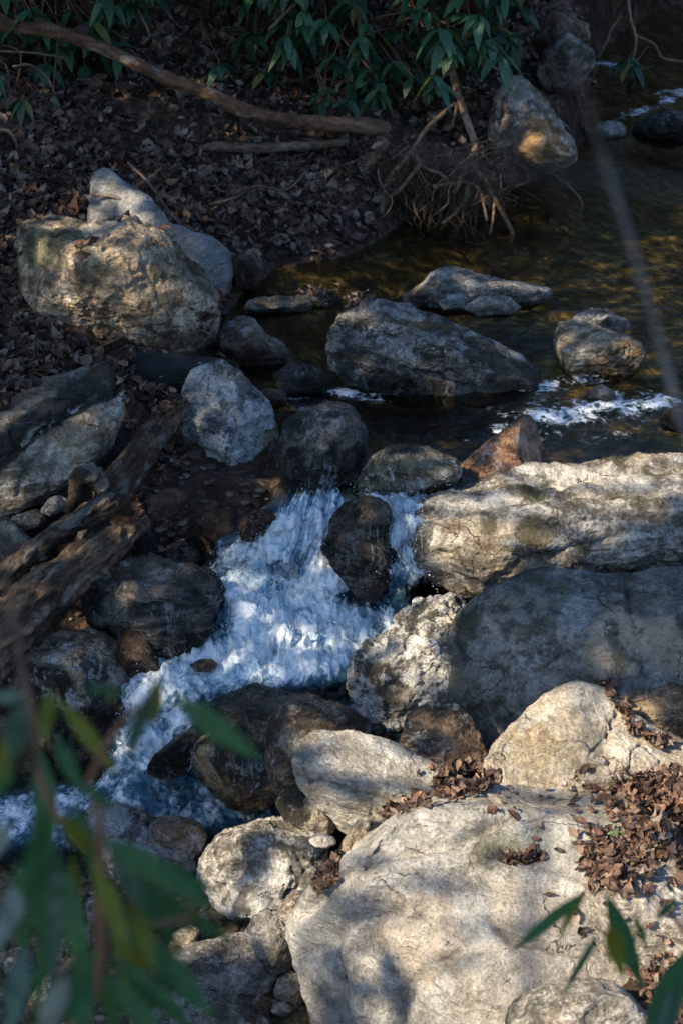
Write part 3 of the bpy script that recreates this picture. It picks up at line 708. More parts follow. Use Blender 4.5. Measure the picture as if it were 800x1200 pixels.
rock('boulder', 'broad sunlit slab boulder with mossy ledges on the right of the cascade', 'boulder',
     [(476,642),(481,622),(496,600),(526,580),(572,564),(620,549),(680,542),(740,538),(800,536),(860,538),(880,600),(870,680),(800,690),(720,685),(650,692),(600,700),(566,702),(534,692),(506,676),(486,658)],
     700, -.42, .42, 'pale', 37, t=7.42, lvl=7, e=.74, planes=[(-.08,.85,.5,.46),(.3,-.55,.75,.70)], nfac=2, rough=.04, fine=.014, crack=.014, led=((-.12,1,.25),4.5,.05), band=((.35,.1,.1),.3), moss=.75, dark=.35, grooves=[([(496,612),(545,600),(600,592),(650,572),(720,560),(800,556)],5,.028),([(510,650),(570,642),(620,655),(680,640),(760,620)],4,.022),([(540,590),(590,575),(650,568)],5,.02),([(640,655),(700,640),(790,645)],7,.035)],
     c=((.16,.14,.115),(.31,.285,.24),(.47,.44,.385)), wet=-.36,
     patches=[(630,577,22,GREEN,.55),(580,590,20,GREEN,.5),(560,610,14,GREEN,.5),(650,560,30,PALE,.5),(720,552,40,PALE,.5),(600,640,40,WARM,.3),(760,590,30,(.2,.16,.12),.5),(488,625,20,(.05,.045,.04),.85),(486,600,16,(.05,.045,.04),.8),(490,655,14,(.06,.05,.04),.7)])
rock('boulder', 'white crusted knobbly rock between the cascade and the big blue grey boulder', 'boulder',
     [(408,800),(414,776),(438,752),(466,738),(470,724),(490,711),(515,701),(545,696),(566,706),(572,740),(560,790),(545,840),(520,878),(490,884),(460,868),(436,845),(415,820)],
     872, -.62, .26, 'white', 38, lvl=7, e=.68, t=6.95, planes=[(-.4,.3,.85,.6),(.2,-.3,.9,.66)], nfac=4, rough=.08, fine=.03, crack=.05, pits=.05, mscale=1.4,
     patches=[(505,800,30,PALE,.6),(520,712,24,(.5,.44,.35),.6),(470,760,18,PALE,.4),(470,830,24,(.16,.12,.07),.6),(440,790,20,(.10,.09,.07),.5)])
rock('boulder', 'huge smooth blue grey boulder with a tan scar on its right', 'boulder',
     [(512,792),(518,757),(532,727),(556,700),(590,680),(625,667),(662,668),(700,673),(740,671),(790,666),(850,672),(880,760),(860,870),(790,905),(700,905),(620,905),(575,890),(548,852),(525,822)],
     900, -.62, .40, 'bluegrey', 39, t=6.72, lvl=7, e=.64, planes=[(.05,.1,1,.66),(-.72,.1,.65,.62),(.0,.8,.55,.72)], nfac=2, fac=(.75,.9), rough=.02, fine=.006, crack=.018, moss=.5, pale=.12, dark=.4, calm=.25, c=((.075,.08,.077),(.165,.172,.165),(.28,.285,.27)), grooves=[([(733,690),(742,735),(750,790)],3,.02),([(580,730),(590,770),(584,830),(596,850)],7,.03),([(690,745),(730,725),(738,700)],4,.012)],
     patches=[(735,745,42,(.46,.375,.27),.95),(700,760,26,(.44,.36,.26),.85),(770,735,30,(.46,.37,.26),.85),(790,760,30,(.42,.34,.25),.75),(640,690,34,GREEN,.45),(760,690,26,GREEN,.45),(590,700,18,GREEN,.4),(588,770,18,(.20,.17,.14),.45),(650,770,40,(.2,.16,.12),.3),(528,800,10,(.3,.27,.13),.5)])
rock('rock', 'dark flat stone sitting behind the huge blue grey boulder', 'rock', [(745,676),(755,667),(775,660),(798,662),(825,674),(815,686),(765,686)], 680, -.1, .12, 'dark', 40, t=7.05, lvl=5, nfac=4)
rock('rock', 'angular brown rock wedged under the huge blue grey boulder', 'rock', [(466,868),(478,842),(496,828),(515,824),(540,826),(556,846),(572,885),(566,920),(520,930),(480,912)], 905, -.62, .14, 'brown', 41, t=6.45, lvl=6, planes=[(-.5,.4,.75,.5),(.55,.25,.8,.5)], nfac=3, rough=.05, fine=.014, crack=.03, pale=.35,
     c=((.05,.04,.03),(.13,.09,.06),(.22,.155,.105)))
rock('boulder', 'smooth cream wedge boulder resting on the foreground boulder', 'boulder',
     [(564,905),(574,882),(592,860),(620,830),(655,808),(685,801),(712,808),(740,836),(775,856),(825,882),(838,905),(820,935),(760,940),(690,936),(640,932),(600,928),(572,920)],
     920, -.42, .30, 'pale', 42, t=6.28, lvl=7, e=.66, planes=[(-.55,.42,.72,.50),(.45,.55,.7,.42),(.1,-.2,1,.68)], nfac=2, rough=.03, fine=.010, crack=.03, moss=.15, dark=.15, calm=.4, grooves=[([(688,905),(720,890),(704,868),(722,842)],4,.02),([(655,862),(690,868),(712,880)],5,.018),([(620,890),(680,882)],4,.012)],
     c=((.31,.26,.19),(.43,.37,.28),(.53,.48,.40)), patches=[(620,870,34,(.46,.33,.19),.55),(690,815,30,PALE,.5),(690,860,22,(.28,.27,.2),.35),(640,905,40,(.44,.38,.28),.4)])
rock('rock', 'angular ochre block lodged against the huge blue grey boulder', 'rock', [(718,810),(728,795),(745,787),(762,785),(795,800),(835,820),(850,850),(830,872),(790,866),(755,850),(730,832)], 858, -.3, .16, 'ochre', 43, t=6.45, lvl=6, e=.6, planes=[(-.2,.7,.65,.45),(.2,-.5,.8,.5)], nfac=2, rough=.04, dark=.15, pale=.1)
rock('boulder', 'smooth cream boulder sloping down right below the white crusted rock', 'boulder',
     [(342,892),(348,870),(368,858),(410,857),(450,868),(490,884),(528,902),(545,922),(520,955),(465,980),(425,985),(395,975),(368,950),(350,922)], 972, -.78, .2, 'pale', 44, t=6.32, lvl=7, e=.64, planes=[(.1,.75,.62,.5),(-.2,-.3,.9,.66)], nfac=2, rough=.03, fine=.008, crack=.02, moss=.0, dark=.2, calm=.4, grooves=[([(346,908),(390,922),(440,936),(480,950)],3,.015),([(450,880),(480,905),(470,930)],4,.01)],
     c=((.27,.25,.215),(.39,.365,.315),(.50,.475,.42)), patches=[(365,880,18,(.22,.22,.21),.5),(440,940,30,(.42,.33,.2),.4),(385,890,12,PALE,.6)])
# --- lower channel
rock('rock', 'black wet rock at the inside of the left channel', 'rock', [(172,906),(182,884),(205,866),(236,843),(254,846),(248,876),(230,900),(200,914)], 910, -.78, .12, 'dark', 45, lvl=5, nfac=4, wet=0, t=6.72)
rock('rock', 'dark golden rock that the foam slides over', 'rock', [(228,850),(242,826),(268,808),(300,803),(340,812),(380,818),(372,850),(320,862),(260,870)], 866, -.62, .17, 'dark', 46, lvl=6, nfac=4, wet=0, fine=.02, t=6.85, patches=[(300,815,20,OCH,.5),(330,835,20,(.25,.2,.1),.5)])
rock('boulder', 'ochre and black rock with water trickling down its face', 'boulder', [(222,918),(226,880),(250,855),(285,848),(330,840),(350,856),(345,890),(335,935),(300,950),(255,952),(228,940)], 940, -.82, .17, 'ochre', 47, lvl=6, nfac=4, e=.66, wet=-.68, fine=.02, dark=.7, t=6.6,
     c=((.06,.045,.025),(.20,.15,.08),(.34,.27,.16)), patches=[(250,900,14,BLACK,.7),(300,910,22,BLACK,.8),(325,895,14,BLACK,.7)])
rock('rock', 'reddish tan rock behind the cream sloping boulder', 'rock', [(310,872),(318,842),(342,821),(378,822),(415,830),(436,850),(430,880),(370,895),(348,925),(325,930),(313,905)], 920, -.72, .16, 'brown', 48, lvl=6, nfac=4, t=6.52, wet=-.66, fine=.02, c=((.06,.04,.03),(.17,.12,.075),(.30,.24,.17)), patches=[(352,832,10,(.10,.03,.025),.7),(340,860,16,(.3,.25,.16),.5)])
rock('rock', 'wet brown rock under the left end of the cream sloping boulder', 'rock', [(323,942),(332,925),(350,915),(372,940),(392,962),(388,978),(362,975),(336,962)], 970, -.84, .1, 'tan', 49, lvl=5, nfac=3, t=6.4, wet=-.78, dark=.7)
rock('boulder', 'dark boulder with a white crest at the edge of the lower pool', 'boulder', [(76,985),(84,960),(104,947),(128,943),(160,952),(200,968),(228,988),(236,1012),(224,1035),(180,1030),(120,1022),(85,1008)], 1025, -.88, .18, 'dark', 50, lvl=6, nfac=3, e=.68, planes=[(.2,.75,.6,.5)], fine=.02,
     c=((.07,.06,.05),(.22,.19,.17),(.42,.39,.37)), patches=[(130,958,26,(.46,.45,.45),.8),(170,978,22,(.46,.45,.45),.7),(200,990,14,(.42,.4,.4),.7),(215,1000,14,(.30,.26,.22),.5)])
rock('cobble', 'rounded brown cobble behind the crested dark boulder', 'cobble', [(176,966),(188,958),(212,958),(234,966),(243,982),(234,1005),(208,1005),(184,985)], 1002, -.86, .1, 'tan', 51, lvl=5, nfac=2, e=.78, t=6.5)
# --- foreground
rock('boulder', 'rounded pale boulder with dappled shadows left of the foreground boulder', 'boulder',
     [(231,1032),(238,1002),(258,979),(300,964),(345,961),(374,972),(386,998),(384,1032),(362,1050),(338,1068),(310,1088),(282,1082),(254,1064)], 1080, -.9, .23, 'white', 52, lvl=7, e=.72, planes=[(-.45,.1,.9,.7)], nfac=3, rough=.04, fine=.013, crack=.02, pits=.015, dark=.45, grooves=[([(340,1010),(352,1030),(338,1055)],4,.02),([(270,985),(282,1010),(262,1045)],6,.02),([(352,1005),(372,1010),(382,1000)],5,.018)],
     c=((.20,.18,.15),(.38,.355,.31),(.52,.495,.45)))
rock('pebble', 'smooth white pebble on top of the rounded pale boulder', 'pebble', [(361,984),(368,978),(380,977),(392,982),(394,988),(384,993),(368,992)], 990, -.6, .04, 'pale', 53, t=5.98, lvl=4, nfac=0, e=.85, c=((.40,.38,.34),(.52,.5,.46),(.6,.58,.55)), dark=.05)
rock('cobble', 'tilted brown stone between the rounded pale and the foreground boulders', 'cobble', [(394,1008),(402,985),(416,966),(434,961),(452,966),(446,985),(425,1002),(404,1020)], 1015, -.72, .07, 'tan', 54, t=6.0, lvl=5, nfac=4)
rock('cobble', 'long tan stone leaning on the foreground boulder', 'cobble', [(318,1086),(328,1062),(342,1046),(354,1044),(360,1054),(348,1076),(334,1098)], 1095, -.86, .06, 'tan', 55, t=5.95, lvl=5, nfac=2, e=.8, c=((.17,.13,.09),(.30,.235,.17),(.4,.33,.25)))
rock('rock', 'grey knobbly rock at the left foot of the foreground boulder', 'rock', [(290,1096),(296,1076),(312,1067),(330,1070),(346,1085),(352,1112),(344,1134),(322,1138),(302,1122)], 1132, -.92, .1, 'grey', 56, t=5.98, lvl=6, nfac=2, e=.78, rough=.09, fine=.03, crack=.03, patches=[(330,1120,14,(.28,.23,.15),.5)])
rock('rock', 'flat grey rock with a dark underside under the knobbly rock', 'rock', [(192,1140),(198,1124),(222,1110),(258,1102),(290,1097),(306,1108),(328,1140),(318,1160),(280,1168),(225,1166)], 1164, -.92, .16, 'grey', 57, lvl=6, e=.62, planes=[(.0,.8,.6,.5)], nfac=2, fine=.01, band=((.1,.2,.1),.4), c=((.10,.095,.09),(.19,.18,.17),(.30,.285,.26)))
rock('cobble', 'speckled round cobble in front of the foreground boulder', 'cobble', [(320,1162),(326,1146),(340,1138),(356,1144),(362,1166),(348,1182),(328,1178)], 1178, -.94, .06, 'tan', 58, lvl=5, nfac=1, e=.82)
rock('rock', 'smooth grey rock at the bottom edge', 'rock', [(150,1215),(178,1182),(205,1166),(240,1163),(282,1176),(312,1194),(335,1230),(320,1260),(170,1260)], 1240, -.95, .16, 'grey', 59, lvl=6, e=.7, nfac=2, fine=.008)
rock('boulder', 'huge pale foreground boulder with a grassy green tinged hollow', 'boulder',
     [(332,1094),(343,1062),(372,1030),(408,1000),(440,974),(470,950),(510,934),(560,924),(610,917),(660,914),(708,914),(738,926),(756,960),(790,1000),(850,1030),(890,1120),(880,1290),(700,1320),(520,1320),(400,1310),(362,1240),(346,1160)],
     1260, -.95, .52, 'pale', 60, t=5.72, lvl=7, e=.62, planes=[(-.1,.62,.78,.60),(-.75,-.05,.65,.62),(.25,.2,.95,.74)], nfac=2, fac=(.75,.9), rough=.028, fine=.007, crack=.0, led=((-.35,1,-.2),3.4,.034), moss=.1, dark=.1, pale=.2, st=.45, calm=.5,
     grooves=[([(352,1070),(400,1030),(450,1003),(520,990),(570,968)],8,.05),([(545,975),(600,955),(660,950),(705,958),(720,985)],8,.05),([(420,1000),(480,972),(540,960)],6,.03),([(360,1120),(420,1080),(500,1060)],10,.03),([(470,1200),(500,1140),(560,1100)],10,.03),([(586,1003),(612,1006),(642,1006)],9,.05),([(575,1075),(600,1105),(650,1118),(700,1108),(760,1104)],6,.05),
              ([(520,1120),(552,1150),(560,1200)],4,.035),([(385,1090),(400,1150),(395,1210)],12,.03),([(440,1060),(430,1120),(450,1180)],9,.018),([(640,1020),(690,1040),(705,1065)],7,.02),([(500,1040),(560,1030),(610,1040)],8,.012)],
     c=((.29,.275,.245),(.42,.40,.36),(.54,.52,.48)), patches=[(585,985,20,(.2,.19,.06),.45),(620,985,22,(.16,.15,.07),.5),(560,1000,12,(.22,.2,.07),.5),(640,960,36,PALE,.5),(480,1090,60,(.44,.34,.23),.45),(620,1060,50,(.40,.33,.25),.4),(400,1180,50,(.30,.29,.27),.5),(680,1000,30,(.33,.31,.28),.5),(370,1110,40,PALE,.4),(560,1150,50,(.42,.36,.28),.3)])
rock('boulder', 'low pale rock shoulder on the right of the foreground boulder', 'boulder', [(668,1085),(680,1045),(712,1022),(760,1015),(815,1022),(850,1070),(850,1150),(790,1180),(730,1165),(690,1130)], 1160, -.55, .2, 'pale', 61, t=5.42, lvl=6, e=.66, nfac=3, fine=.014, c=((.24,.21,.17),(.37,.335,.28),(.5,.46,.4)))
rock('boulder', 'rounded cream rock at the bottom edge under the hanging leaves', 'boulder', [(588,1250),(596,1190),(616,1166),(650,1156),(695,1150),(735,1164),(760,1192),(770,1250),(700,1280),(630,1280)], 1260, -.8, .2, 'pale', 62, t=5.12, lvl=6, e=.72, nfac=2, fine=.01)
rock('cobble', 'bluish grey cobble half hidden by the hanging leaves at the left edge', 'cobble', [(3,1134),(8,1116),(24,1111),(42,1124),(50,1146),(36,1156),(12,1150)], 1154, -.88, .07, 'grey', 63, lvl=5, nfac=3)
rock('rock', 'pale lichen speckled rock under the hanging leaves', 'rock', [(24,1205),(32,1170),(58,1142),(84,1122),(98,1126),(92,1158),(70,1212),(40,1230)], 1215, -.92, .1, 'tan', 64, lvl=5, nfac=3, pale=.6)
for i_, (pl_, lb_, pa_) in enumerate([
    ([(98,1066),(104,1052),(114,1049),(120,1062),(116,1084),(106,1088)], 'small upright speckled stone behind the hanging leaves', 'grey'),
    ([(80,1108),(92,1086),(108,1084),(115,1100),(108,1116),(92,1116)], 'pinkish grey stone under the small upright speckled stone', 'tan'),
    ([(125,1082),(133,1068),(143,1070),(146,1090),(134,1102)], 'narrow dark stone beside the hanging stem', 'dark'),
    ([(196,1112),(203,1094),(224,1083),(235,1090),(228,1110),(210,1121)], 'blocky stone behind the flat grey rock', 'tan'),
    ([(226,1090),(232,1074),(240,1071),(246,1080),(240,1094)], 'small pale stone peeking above the blocky stone', 'grey'),
    ([(150,1076),(170,1068),(192,1070),(206,1080),(190,1092),(160,1092)], 'low dark stone under the crested dark boulder', 'dark'),
    ([(212,1172),(228,1162),(250,1160),(262,1168),(245,1178),(222,1180)], 'flat bluish pebble in the gravel under the flat grey rock', 'grey'),
    ([(268,1176),(280,1165),(296,1168),(298,1180),(282,1186)], 'dark round pebble beside the flat bluish pebble', 'dark'),
    ([(292,1176),(304,1166),(318,1172),(316,1190),(300,1192)], 'brown pebble left of the speckled round cobble', 'brown'),
    ([(340,1138),(350,1126),(362,1132),(360,1146),(348,1148)], 'orange tinted pebble at the foot of the foreground boulder', 'ochre'),
    ([(316,1180),(330,1176),(344,1182),(336,1190),(320,1190)], 'thin pale pebble in the gravel gap', 'pale')]):
    yb = max(q[1] for q in pl_)
    rock('cobble' if yb < 1120 else 'pebble', lb_, 'cobble' if yb < 1120 else 'pebble', pl_, yb - 2, -.90, .05, pa_, 70 + i_, lvl=4, nfac=2, e=.78)
# --- far bank, upstream
rock('boulder', 'tall pale boulder with an orange foot leaning by the tree roots', 'boulder', [(572,150),(580,112),(592,94),(612,93),(636,114),(652,138),(666,160),(678,182),(662,196),(630,200),(600,190),(580,172)], 194, 0, .34, 'tan', 81, t=11.45, lvl=6, e=.64, planes=[(.6,.45,.65,.5),(-.5,.2,.85,.6)], nfac=2, fine=.014, crack=.02,
     c=((.15,.12,.085),(.28,.235,.175),(.42,.37,.30)), patches=[(640,160,34,(.48,.27,.10),.85),(620,178,26,(.44,.26,.11),.7),(650,180,14,BLACK,.5),(615,110,20,PALE,.4),(600,150,22,(.16,.16,.16),.4)])
rock('boulder', 'rounded grey boulder at the far bank upstream', 'boulder', [(628,86),(636,64),(654,46),(676,40),(692,54),(694,78),(682,98),(655,106),(634,102)], 104, .08, .36, 'grey', 82, t=12.7, lvl=6, nfac=3, c=((.10,.09,.08),(.2,.18,.16),(.3,.27,.24)))
rock('boulder', 'brown rock stacked above the rounded grey boulder upstream', 'boulder', [(622,44),(628,22),(645,10),(668,14),(688,34),(690,54),(664,62),(636,60)], 58, .3, .32, 'ochre', 83, t=12.8, lvl=5, nfac=3, c=((.07,.055,.04),(.15,.115,.08),(.24,.19,.14)))
rock('rock', 'pale flat stone breaking the water upstream', 'rock', [(688,156),(698,146),(716,143),(732,149),(738,158),(715,164),(695,163)], 161, 0, .16, 'grey', 84, lvl=5, nfac=3, wet=-.02)
rock('rock', 'dark flat rock beside the small rapid upstream', 'rock', [(736,152),(752,140),(780,132),(840,130),(852,158),(800,170),(755,164)], 162, 0, .3, 'dark', 85, lvl=5, nfac=6, rough=.09, wet=.1)

# ------------------------------------------------------------------ wood
def bark_mat(name, c, rough=.85, sc=1.0, lichen=0.0, wet=0.0):
    M = NT(name)
    tc = M.n('Attribute', attribute_name='grain').outputs['Vector']
    n0 = M.noise(tc, 3 * sc, 5, .6); n1 = M.noise(tc, 26 * sc, 8, .72, .1); n2 = M.noise(tc, 90 * sc, 5, .7)
    col = M.ramp(M.math('ADD', M.math('MULTIPLY', n1, .6), M.math('MULTIPLY', n0, .4)), [(.39, c[0]), (.5, c[1]), (.61, c[2])])
    if lichen:
        col = M.mix(M.math('MULTIPLY', M.step(M.noise(tc, 9 * sc, 8, .72), .56, .62), lichen), col, (.42, .42, .38))
    h = M.math('ADD', n1, M.math('MULTIPLY', n2, .4))
    k = M.math('ADD', M.math('MULTIPLY', n2, 1.8), .1)
    col = M.mix(1.0, col, M.n('CombineColor', {0: k, 1: k, 2: k}).outputs[0], 'MULTIPLY')
    return M.surf(M.n('BsdfPrincipled', {'Base Color': col, 'Roughness': M.math('ADD', rough - wet, M.math('MULTIPLY', n2, .1)), 'Specular IOR Level': .3, 'Normal': M.bump(h, .04)}))

M_BRANCH = bark_mat('brown_bark', ((.05, .026, .015), (.15, .08, .045), (.30, .185, .115)), lichen=.35)
M_ROTTEN = bark_mat('rotten_wood', ((.010, .007, .004), (.075, .046, .026), (.26, .18, .115)), .75, lichen=.3)
M_WETLOG = bark_mat('wet_black_wood', ((.010, .011, .013), (.022, .024, .028), (.05, .052, .056)), .4, lichen=.85, wet=.12)
M_DRY = bark_mat('dry_wood', ((.07, .05, .034), (.17, .125, .085), (.30, .235, .17)))
M_ROOT = bark_mat('pale_root', ((.12, .07, .04), (.27, .175, .105), (.42, .32, .22)), sc=1.6)
M_HAIR = bark_mat('fine_root', ((.05, .03, .018), (.12, .075, .045), (.23, .155, .095)), sc=2)

def wood(name, label, cat, pts, mat, group=None, sides=14, n=10, ridge=0.0, lump=.12, seed=0.0, along=None, flat=1.0):
    """pts = (px, py, depth, radius in pixels)"""
    P = np.array([at(a, b, t) for a, b, t, r in pts]); r = np.array([r * t / FPX for a, b, t, r in pts])
    V, F, C = tube(P, r, sides, n)
    k = len(C); cen = np.vstack([np.repeat(C, sides, 0), C[:1], C[-1:]])
    rad = V - cen; rl = np.linalg.norm(rad, axis=1)[:, None] + 1e-9
    ax = (P[-1] - P[0]); ax /= np.linalg.norm(ax)
    q = V - np.outer(V @ ax, ax) * .82                         # stretched along the grain
    d = lump * fbm(V, 1.2 / r.mean() * .5, 3, seed) + ridge * (np.abs(noise(q * 1.6 / r.mean(), seed + 3)) * -2 + .5) + ridge * .5 * noise(q * 4.2 / r.mean(), seed + 7)
    V = cen + rad * (1 + d)[:, None]
    o = link(name, V, F, mat, None, True, P[len(P) // 2])
    al = np.concatenate([[0], np.cumsum(np.linalg.norm(np.diff(C, axis=0), axis=1))]); al = np.concatenate([np.repeat(al, sides), [0, al[-1]]])
    gv = rad * 1.0; gv = gv - np.outer(gv @ ax, ax) + np.outer(al * .45, ax) + seed
    at_ = o.data.attributes.new('grain', 'FLOAT_VECTOR', 'POINT'); at_.data.foreach_set('vector', np.asarray(gv, np.float32).ravel())
    return tag(o, label, cat, group)

g_ = lambda x, y, z: (x, y, depth(y, z))
wood('rotting_log', 'upper rotting log with a mossy grey edge running down from the upright boulder', 'log',
     [(210,474,8.0,13),(188,500,7.85,15),(160,540,7.6,18),(132,578,7.48,19),(118,596,7.42,15),(80,616,7.36,11),(40,645,7.3,11),(0,680,7.2,13),(-40,720,7.1,14)], M_ROTTEN, 'rotting logs on the left bank', 64, 40, .30, .12, 1)
wood('rotting_log', 'lower rotting log, broad and deeply grooved, above the layered boulder', 'log',
     [(174,614,7.4,7),(150,626,7.32,14),(110,652,7.2,22),(60,690,7.08,26),(10,738,6.95,28),(-40,795,6.85,30)], M_ROTTEN, 'rotting logs on the left bank', 72, 40, .34, .10, 2)
wood('wet_log', 'short black wet log with white flecks between the striped and the upright boulders', 'log',
     [(140,432,8.5,20),(165,434,8.5,23),(205,437,8.5,23),(250,442,8.5,22),(270,446,8.5,18)], M_WETLOG, None, 40, 16, .06, .06, 3)
wood('driftwood', 'forked splinter of driftwood by the greenish cobble', 'driftwood', [(78,600,7.3,4),(86,580,7.3,6),(92,560,7.3,9),(108,556,7.32,13),(122,572,7.36,8)], M_ROTTEN, None, 16, 10, .3, .3, 4)
wood('fallen_branch', 'long bent brown branch lying across the top of the leafy bank', 'branch',
     [(-30,10,11.5,10),(0,24,11.4,10),(14,31,11.3,8.5),(60,36,11.2,8),(110,52,11.2,7.8),(150,70,11.2,7.8),(200,93,11.2,7.8),(250,112,11.15,8),(290,131,11.1,8.5),(330,140,11.1,8.5),(380,145,11.1,9),(425,147,11.1,9.5),(452,151,11.2,9)], M_BRANCH, None, 20, 22, .05, .12, 5)
wood('broken_branch', 'pale split stick under the long bent branch', 'stick', [(236,173,11.25,3),(255,172,11.2,6),(300,174,11.15,6),(350,171,11.15,5),(408,166,11.2,4)], M_DRY, None, 14, 12, .2, .2, 6)
wood('broken_branch', 'thick tan stick lying over the hollow in the bank', 'stick', [(162,226,10.85,6),(190,227,10.8,8),(230,230,10.75,8),(270,232,10.75,8),(296,236,10.75,6)], M_DRY, None, 16, 12, .15, .12, 7)
wood('branch_stub', 'short grey stub leaning on the bank below the end of the bent branch', 'stick', [(452,166,11.1,5),(440,182,11.05,6),(424,206,11.0,5)], M_ROOT, None, 12, 10, .1, .1, 8)
ST = [([(152,222),(170,212),(190,197)], 2.2, 10.3, 'pale stick sticking up beside the grey spur'), ([(108,228),(135,231),(160,244),(186,262)], 2.0, 9.6, 'thin stick lying across the grey spur'),
      ([(150,190),(175,215),(200,250),(220,272)], 1.8, 10.0, 'dark thin stick sloping down to the grey spur'), ([(236,175),(233,195),(236,212)], 2.0, 11.0, 'upright peg of a stick at the end of the pale split stick'),
      ([(245,240),(275,232),(300,218),(335,222),(360,200)], 2.0, 10.5, 'crooked thin stick over the hollow in the bank'), ([(0,416),(20,395),(40,372),(50,360)], 2.6, 8.8, 'thin stick leaning on the left side of the blocky boulder'),
      ([(0,372),(40,362),(85,372),(125,395)], 1.6, 8.75, 'curved twig on the bank in front of the blocky boulder'), ([(0,455),(22,440),(24,470),(16,492)], 1.5, 8.2, 'hooked pale twig at the left edge behind the striped boulder'),
      ([(45,415),(75,422),(110,410),(140,396)], 1.5, 8.6, 'thin twig behind the striped boulder'), ([(160,8),(175,40),(166,52)], 1.6, 11.6, 'grey twig hanging at the top of the bank'),
      ([(0,60),(40,62),(78,68)], 1.4, 11.3, 'thin straight twig behind the left bush'), ([(15,78),(35,76),(55,90),(66,112)], 1.6, 11.2, 'arched bare twig carrying a pale green sprig'),
      ([(0,152),(12,155),(20,175),(8,195)], 2.0, 10.9, 'looped pale twig at the left edge of the bank'), ([(350,0),(335,15),(315,35)], 2.2, 11.6, 'grey twig slanting up into the middle bush')]
for k_, (q_, r_, t_, lb_) in enumerate(ST):
    wood('twig', lb_, 'twig', [(x, y, t_, r_ * (1 - .1 * j)) for j, (x, y) in enumerate(q_)], M_DRY if k_ % 3 else M_ROOT, 'twigs on the leafy bank', 8, 8, .0, .15, 10 + k_)

# exposed roots of the undercut bank
RT_ = [([(524,62),(533,98),(546,140),(556,170),(549,188),(540,208),(532,226)], 5.0, 'thick pale dead root running down the middle of the undercut bank'),
       ([(549,190),(562,205),(578,230),(592,256),(601,277),(596,286)], 3.4, 'long pale root reaching down to touch the pool'),
       ([(601,281),(585,279),(572,283),(562,287),(545,283)], 1.8, 'thin root tip lying on the pool surface'),
       ([(579,236),(577,258),(574,274)], 1.6, 'short straight root hanging beside the long pale root'),
       ([(446,250),(454,212),(470,192),(482,178),(500,150),(524,128)], 3.6, 'orange brown root arching at the left end of the undercut'),
       ([(482,178),(498,196),(516,204),(528,216)], 2.4, 'forked root crossing the middle of the undercut'),
       ([(496,188),(482,205),(468,222),(452,234)], 2.6, 'slanting tan root in the left of the undercut'),
       ([(508,218),(530,215),(548,214),(562,224),(570,258)], 2.2, 'kinked root curving over the dark hollow'),
       ([(549,214),(546,232),(534,248),(518,262)], 2.8, 'brown root bending back under the bank'),
       ([(566,166),(590,164),(604,172),(615,196),(618,212),(604,218)], 2.2, 'hooked root in front of the tall pale boulder'),
       ([(612,188),(640,200),(662,214),(680,234),(680,250),(670,262)], 1.5, 'long thin root looping out over the water'),
       ([(522,128),(534,122),(530,144),(526,152)], 2.0, 'small looped root near the top of the bank'),
       ([(560,60),(580,80),(606,96),(630,120),(655,140),(670,155)], 1.8, 'thin root trailing across the tall pale boulder'),
       ([(735,-10),(738,20),(745,48),(738,78)], 2.0, 'bare root hanging from the far bank'),
       ([(700,68),(710,50),(716,34),(726,20)], 1.7, 'crooked root beside the hanging bare root'),
       ([(745,42),(766,52),(776,68),(800,72),(825,78)], 1.8, 'root stretching toward the right edge above the rapid'),
       ([(612,36),(634,26),(652,20)], 4.0, 'thick tan root across the stacked brown rock')]
for k_, (q_, r_, lb_) in enumerate(RT_):
    far = k_ in (13, 14, 15); t0 = 14.2 if far else (13.8 if k_ == 16 else (11.6 if k_ in (9, 10, 12) else 10.95))
    ys_ = [q[1] for q in q_]
    pts = [(x, y, t0 + (0 if far or k_ > 11 else .012 * max(0, 200 - y) * .35) + .03 * math.sin(3 * j + k_), r_ * (1 - .07 * j)) for j, (x, y) in enumerate(q_)]
    wood('exposed_root', lb_, 'root', pts, M_ROOT, 'exposed roots of the far bank', 10, 8, .05, .18, 40 + k_)

hair = Acc()
for k_ in range(400):
    x0 = RNG.uniform(438, 600); y0 = RNG.uniform(165, 240) - (8 if x0 > 560 else 0); L_ = RNG.uniform(18, 62) * (1.0 if x0 < 560 else .6)
    t0 = 11.0 + RNG.uniform(-.12, .35); dx = RNG.normal(-3, 13); bend = RNG.normal(0, 8)
    q = [(x0, y0), (x0 + dx * .4 + bend, y0 + L_ * .35), (x0 + dx * .8 - bend * .4, y0 + L_ * .7), (x0 + dx * 1.3, y0 + L_)]
    P = np.array([at(a, min(b, 284), t0 - .02 * j) for j, (a, b) in enumerate(q)])
    r0 = RNG.choice([.0025, .004, .006], p=[.6, .3, .1])
    V, F, _ = tube(P, np.array([1, .8, .6, .35]) * r0, 4, 4); hair.add(V, F)
for k_ in range(150):                                        # dry grass and bark shreds on top of the bank and by the blocky boulder
    if k_ % 2: x0, y0, t0 = RNG.uniform(300, 470), RNG.uniform(175, 215), 10.95
    else: x0, y0, t0 = RNG.uniform(0, 90), RNG.uniform(345, 415), 8.75
    q = [(x0, y0), (x0 + RNG.normal(0, 12), y0 + RNG.uniform(2, 12)), (x0 + RNG.normal(0, 22), y0 + RNG.uniform(10, 32))]
    P = np.array([at(a, b, t0) for a, b in q]); V, F, _ = tube(P, np.array([.004, .003, .001]), 4, 5); hair.add(V, F)
mid_ = Acc()
